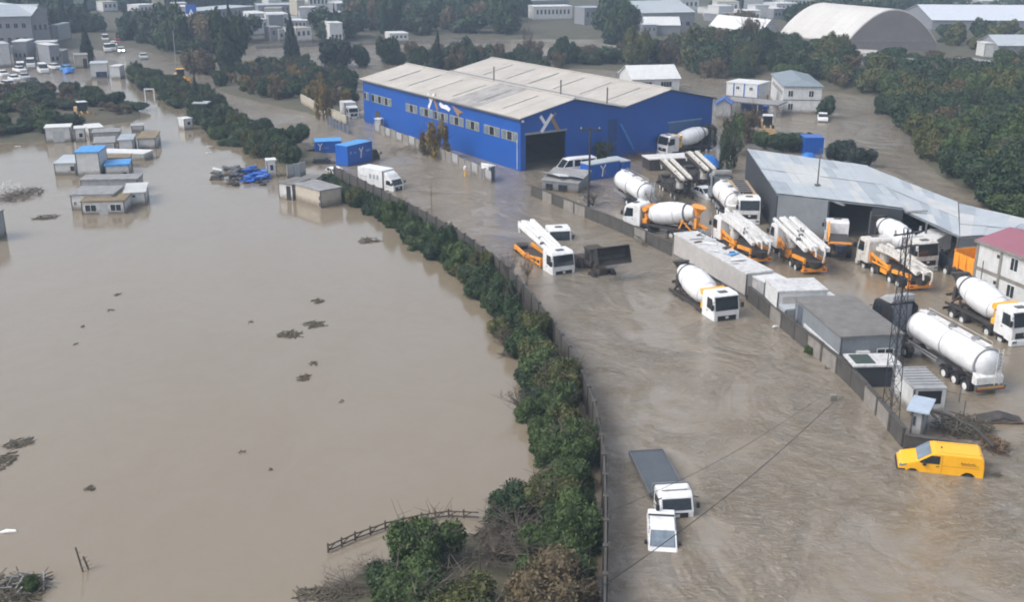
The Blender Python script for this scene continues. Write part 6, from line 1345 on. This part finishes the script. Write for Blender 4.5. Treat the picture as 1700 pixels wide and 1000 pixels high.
debris('pallets and scrap beside the mud-splashed boom trucks', 1130, 330, 60, 26, 73, DEB, 140, .6)
debris('pale litter between utility pole and tank trailer', 985, 330, 60, 24, 74, ROOFG, 90, .3)
debris('brown scrap along the blue hall front by the shutter', 1060, 262, 70, 10, 75, RUST, 140, .9)
debris('grey junk behind the site hut on the yard side', 1420, 545, 30, 16, 76, CONCB, 40, .5)
debris('rubble by the office canopy edge', 1230, 205, 60, 10, 77, DEB, 80, .4)
debris('rusty litter at the tan yard block on the right bank', 1590, 122, 140, 16, 78, RUST, 120, 1.6)
debris('pale litter under the hangar end wall', 1470, 108, 120, 10, 79, ROOFW, 60, 1.6)
# floating fence at the bottom
pts = [G(x, y) for x, y in ((545,918),(590,898),(640,880),(700,866),(745,860),(795,862))]
t = thing('floating_fence', 'dark curved fence frame floating from the bottom clump into the pond', 'fence', (pts[0].x, pts[0].y, 0)); o_ = pts[0]
for z in (.12, .42):
    m_ = MB()
    for a, b in zip(pts, pts[1:]): a, b = a-o_, b-o_; m_.bar((a.x, a.y, z), (b.x, b.y, z), .07, .07)
    m_.build('rail', WOOD, t)
for i, (a, b) in enumerate(zip(pts, pts[1:])):
    a, b = a-o_, b-o_
    for k in (0, .5):
        c = a+(b-a)*k; d = b-a; d.normalize(); e = MB().bar((0,0,-.4), (0,0,.58), .09, .09).build('post', WOOD, t); e.location = (c.x, c.y, 0)
        MB().bar((c.x, c.y, .12), (c.x+d.x*.5, c.y+d.y*.5, .42), .05, .05).build('brace', WOOD, t)
# stakes in the lower left pond
for (x, y, h, lab) in ((139,950,1.5,'taller of two branchy stakes in the lower left pond'), (149,946,.8,'shorter of two stakes in the lower left pond')):
    g = G(x, y); t = thing('stake', lab, 'stake', (g.x, g.y, 0)); m_ = MB().bar((0,0,-.3), (-.25,0,h), .07, .07)
    for i in range(5): m_.bar((-.04*i-.03,0,.2+h*.15*i), (-.04*i+.12*(-1)**i,.05,.3+h*.15*i), .02, .02)
    m_.build('stem', WOOD, t)
# blue heap: stacked sheets and tubs
g = G(362, 290); t = thing('scrap_heap', 'heap of blue and dark plastic troughs floating by the narrow booth', 'heap', (g.x, g.y, 0)); r = random.Random(9)
for i in range(70):
    X_ = r.uniform(0, 7.5); Y_ = r.uniform(-3.2, 3.2)-X_*.35; L_ = r.uniform(.4, .9); m = BLUEP if X_ > 4 and r.random() < .75 else r.choice([CONCD, CONCB, CONCB, TRIM])
    if i == 5: m = ROOFW
    q = MB().prism([(-L_,0),(L_,0),(L_*.8,.3),(-L_*.8,.3)], -.28, .28).build('trough', m, t, bevel=.05); q.location = (X_, Y_, r.uniform(-.15, .75)); q.rotation_euler = (r.uniform(-.3,.3), r.uniform(-.25,.25), r.uniform(-.5,.5))
for i in range(7):
    q = MB().cyl((0,-.15,0), (0,.15,0), .5, n=12).build('tyre', RUBBER, t); q.location = (r.uniform(1,8), r.uniform(-7,-5), .05); q.rotation_euler = (rad(80), 0, r.uniform(0,3))
# wreck frames by the shelter and right of the yellow van
g = G(1655, 700); t = thing('bent_sheet', 'dark bent panel floating right of the wreckage near the right edge', 'wreckage', (g.x, g.y, 0))
MB().slab([(-1.3,.6,.25),(-1.3,-.4,.05),(.2,-.5,.5),(1.6,-.6,.12),(1.6,.2,.3),(.2,.5,.62)], .12).build('panel', DARK, t); MB().bar((-1.3,-.4,.1),(1.6,-.6,.2),.08,.08).build('edge', RUST, t)
t = thing('scrap_girder', 'bent dark girder lying across the rubbish behind the yellow van', 'wreckage', tuple(G(1540, 690))); a = G(1540,690); 
MB().path([(0,0,.5)]+[tuple(G(x, y, .6)-a) for x, y in ((1580,692),(1620,712),(1650,742))], .12, 6).build('girder', DARK, t)
t = thing('pipe_fence', 'thin pipe fence remains left of the bent dark girder', 'wreckage', tuple(G(1545, 650))); a = G(1545,650)
MB().path([tuple(G(x, y, 1.0)-a) for x, y in ((1545,646),(1600,655),(1640,662))], .035, 6).build('rail', TRIM, t)
for x, y in ((1545,660),(1592,668),(1600,688)): q = G(x, y, 0)-a; MB().cyl((q.x,q.y,-.5), (q.x,q.y,1.05), .04, n=6).build('post', TRIM, t)
# spare rocks: white foam scraps
for i, (x, y, lab) in enumerate(((348,243,'white scrap floating near the hedgerow, upper one'), (347,254,'white scrap floating near the hedgerow, lower one'), (14,884,'white scrap at the lower left edge of the pond'), (880,898,'white plastic bag caught in the scrub below the hedge'), (1287,543,'white scrap floating by the yard wall'), (30,243,'white foam line on the water left of the cluster'))):
    g = G(x, y); s_ = .5 if i not in (3, 4) else .3; o = MB().slab([(-s_,-.1,.06),(-s_*.3,-.2,.12),(s_,-.05,.08),(s_*.6,.2,.05),(-s_*.4,.15,.10)], .08).build('floating_scrap', WHITE, None); o.location = (g.x, g.y, 0); tag(o, lab, 'scrap')
# ------------------------------------------------ haze
hz = MB().box(-1700, 1700, -80, 1600, -4, 95).build('haze', None, None); hz.data.materials.clear()
hm = bpy.data.materials.new('haze_air'); hm.use_nodes = True; n = hm.node_tree.nodes; n.clear(); out = n.new('ShaderNodeOutputMaterial'); pv = n.new('ShaderNodeVolumePrincipled')
pv.inputs['Color'].default_value = (.44, .56, .72, 1); pv.inputs['Density'].default_value = HAZE; pv.inputs['Anisotropy'].default_value = 0
hm.node_tree.links.new(pv.outputs[0], out.inputs['Volume']); hz.data.materials.append(hm); hz['kind'] = 'stuff'; hz['label'] = 'thin bluish haze over the whole valley'; hz['category'] = 'haze'
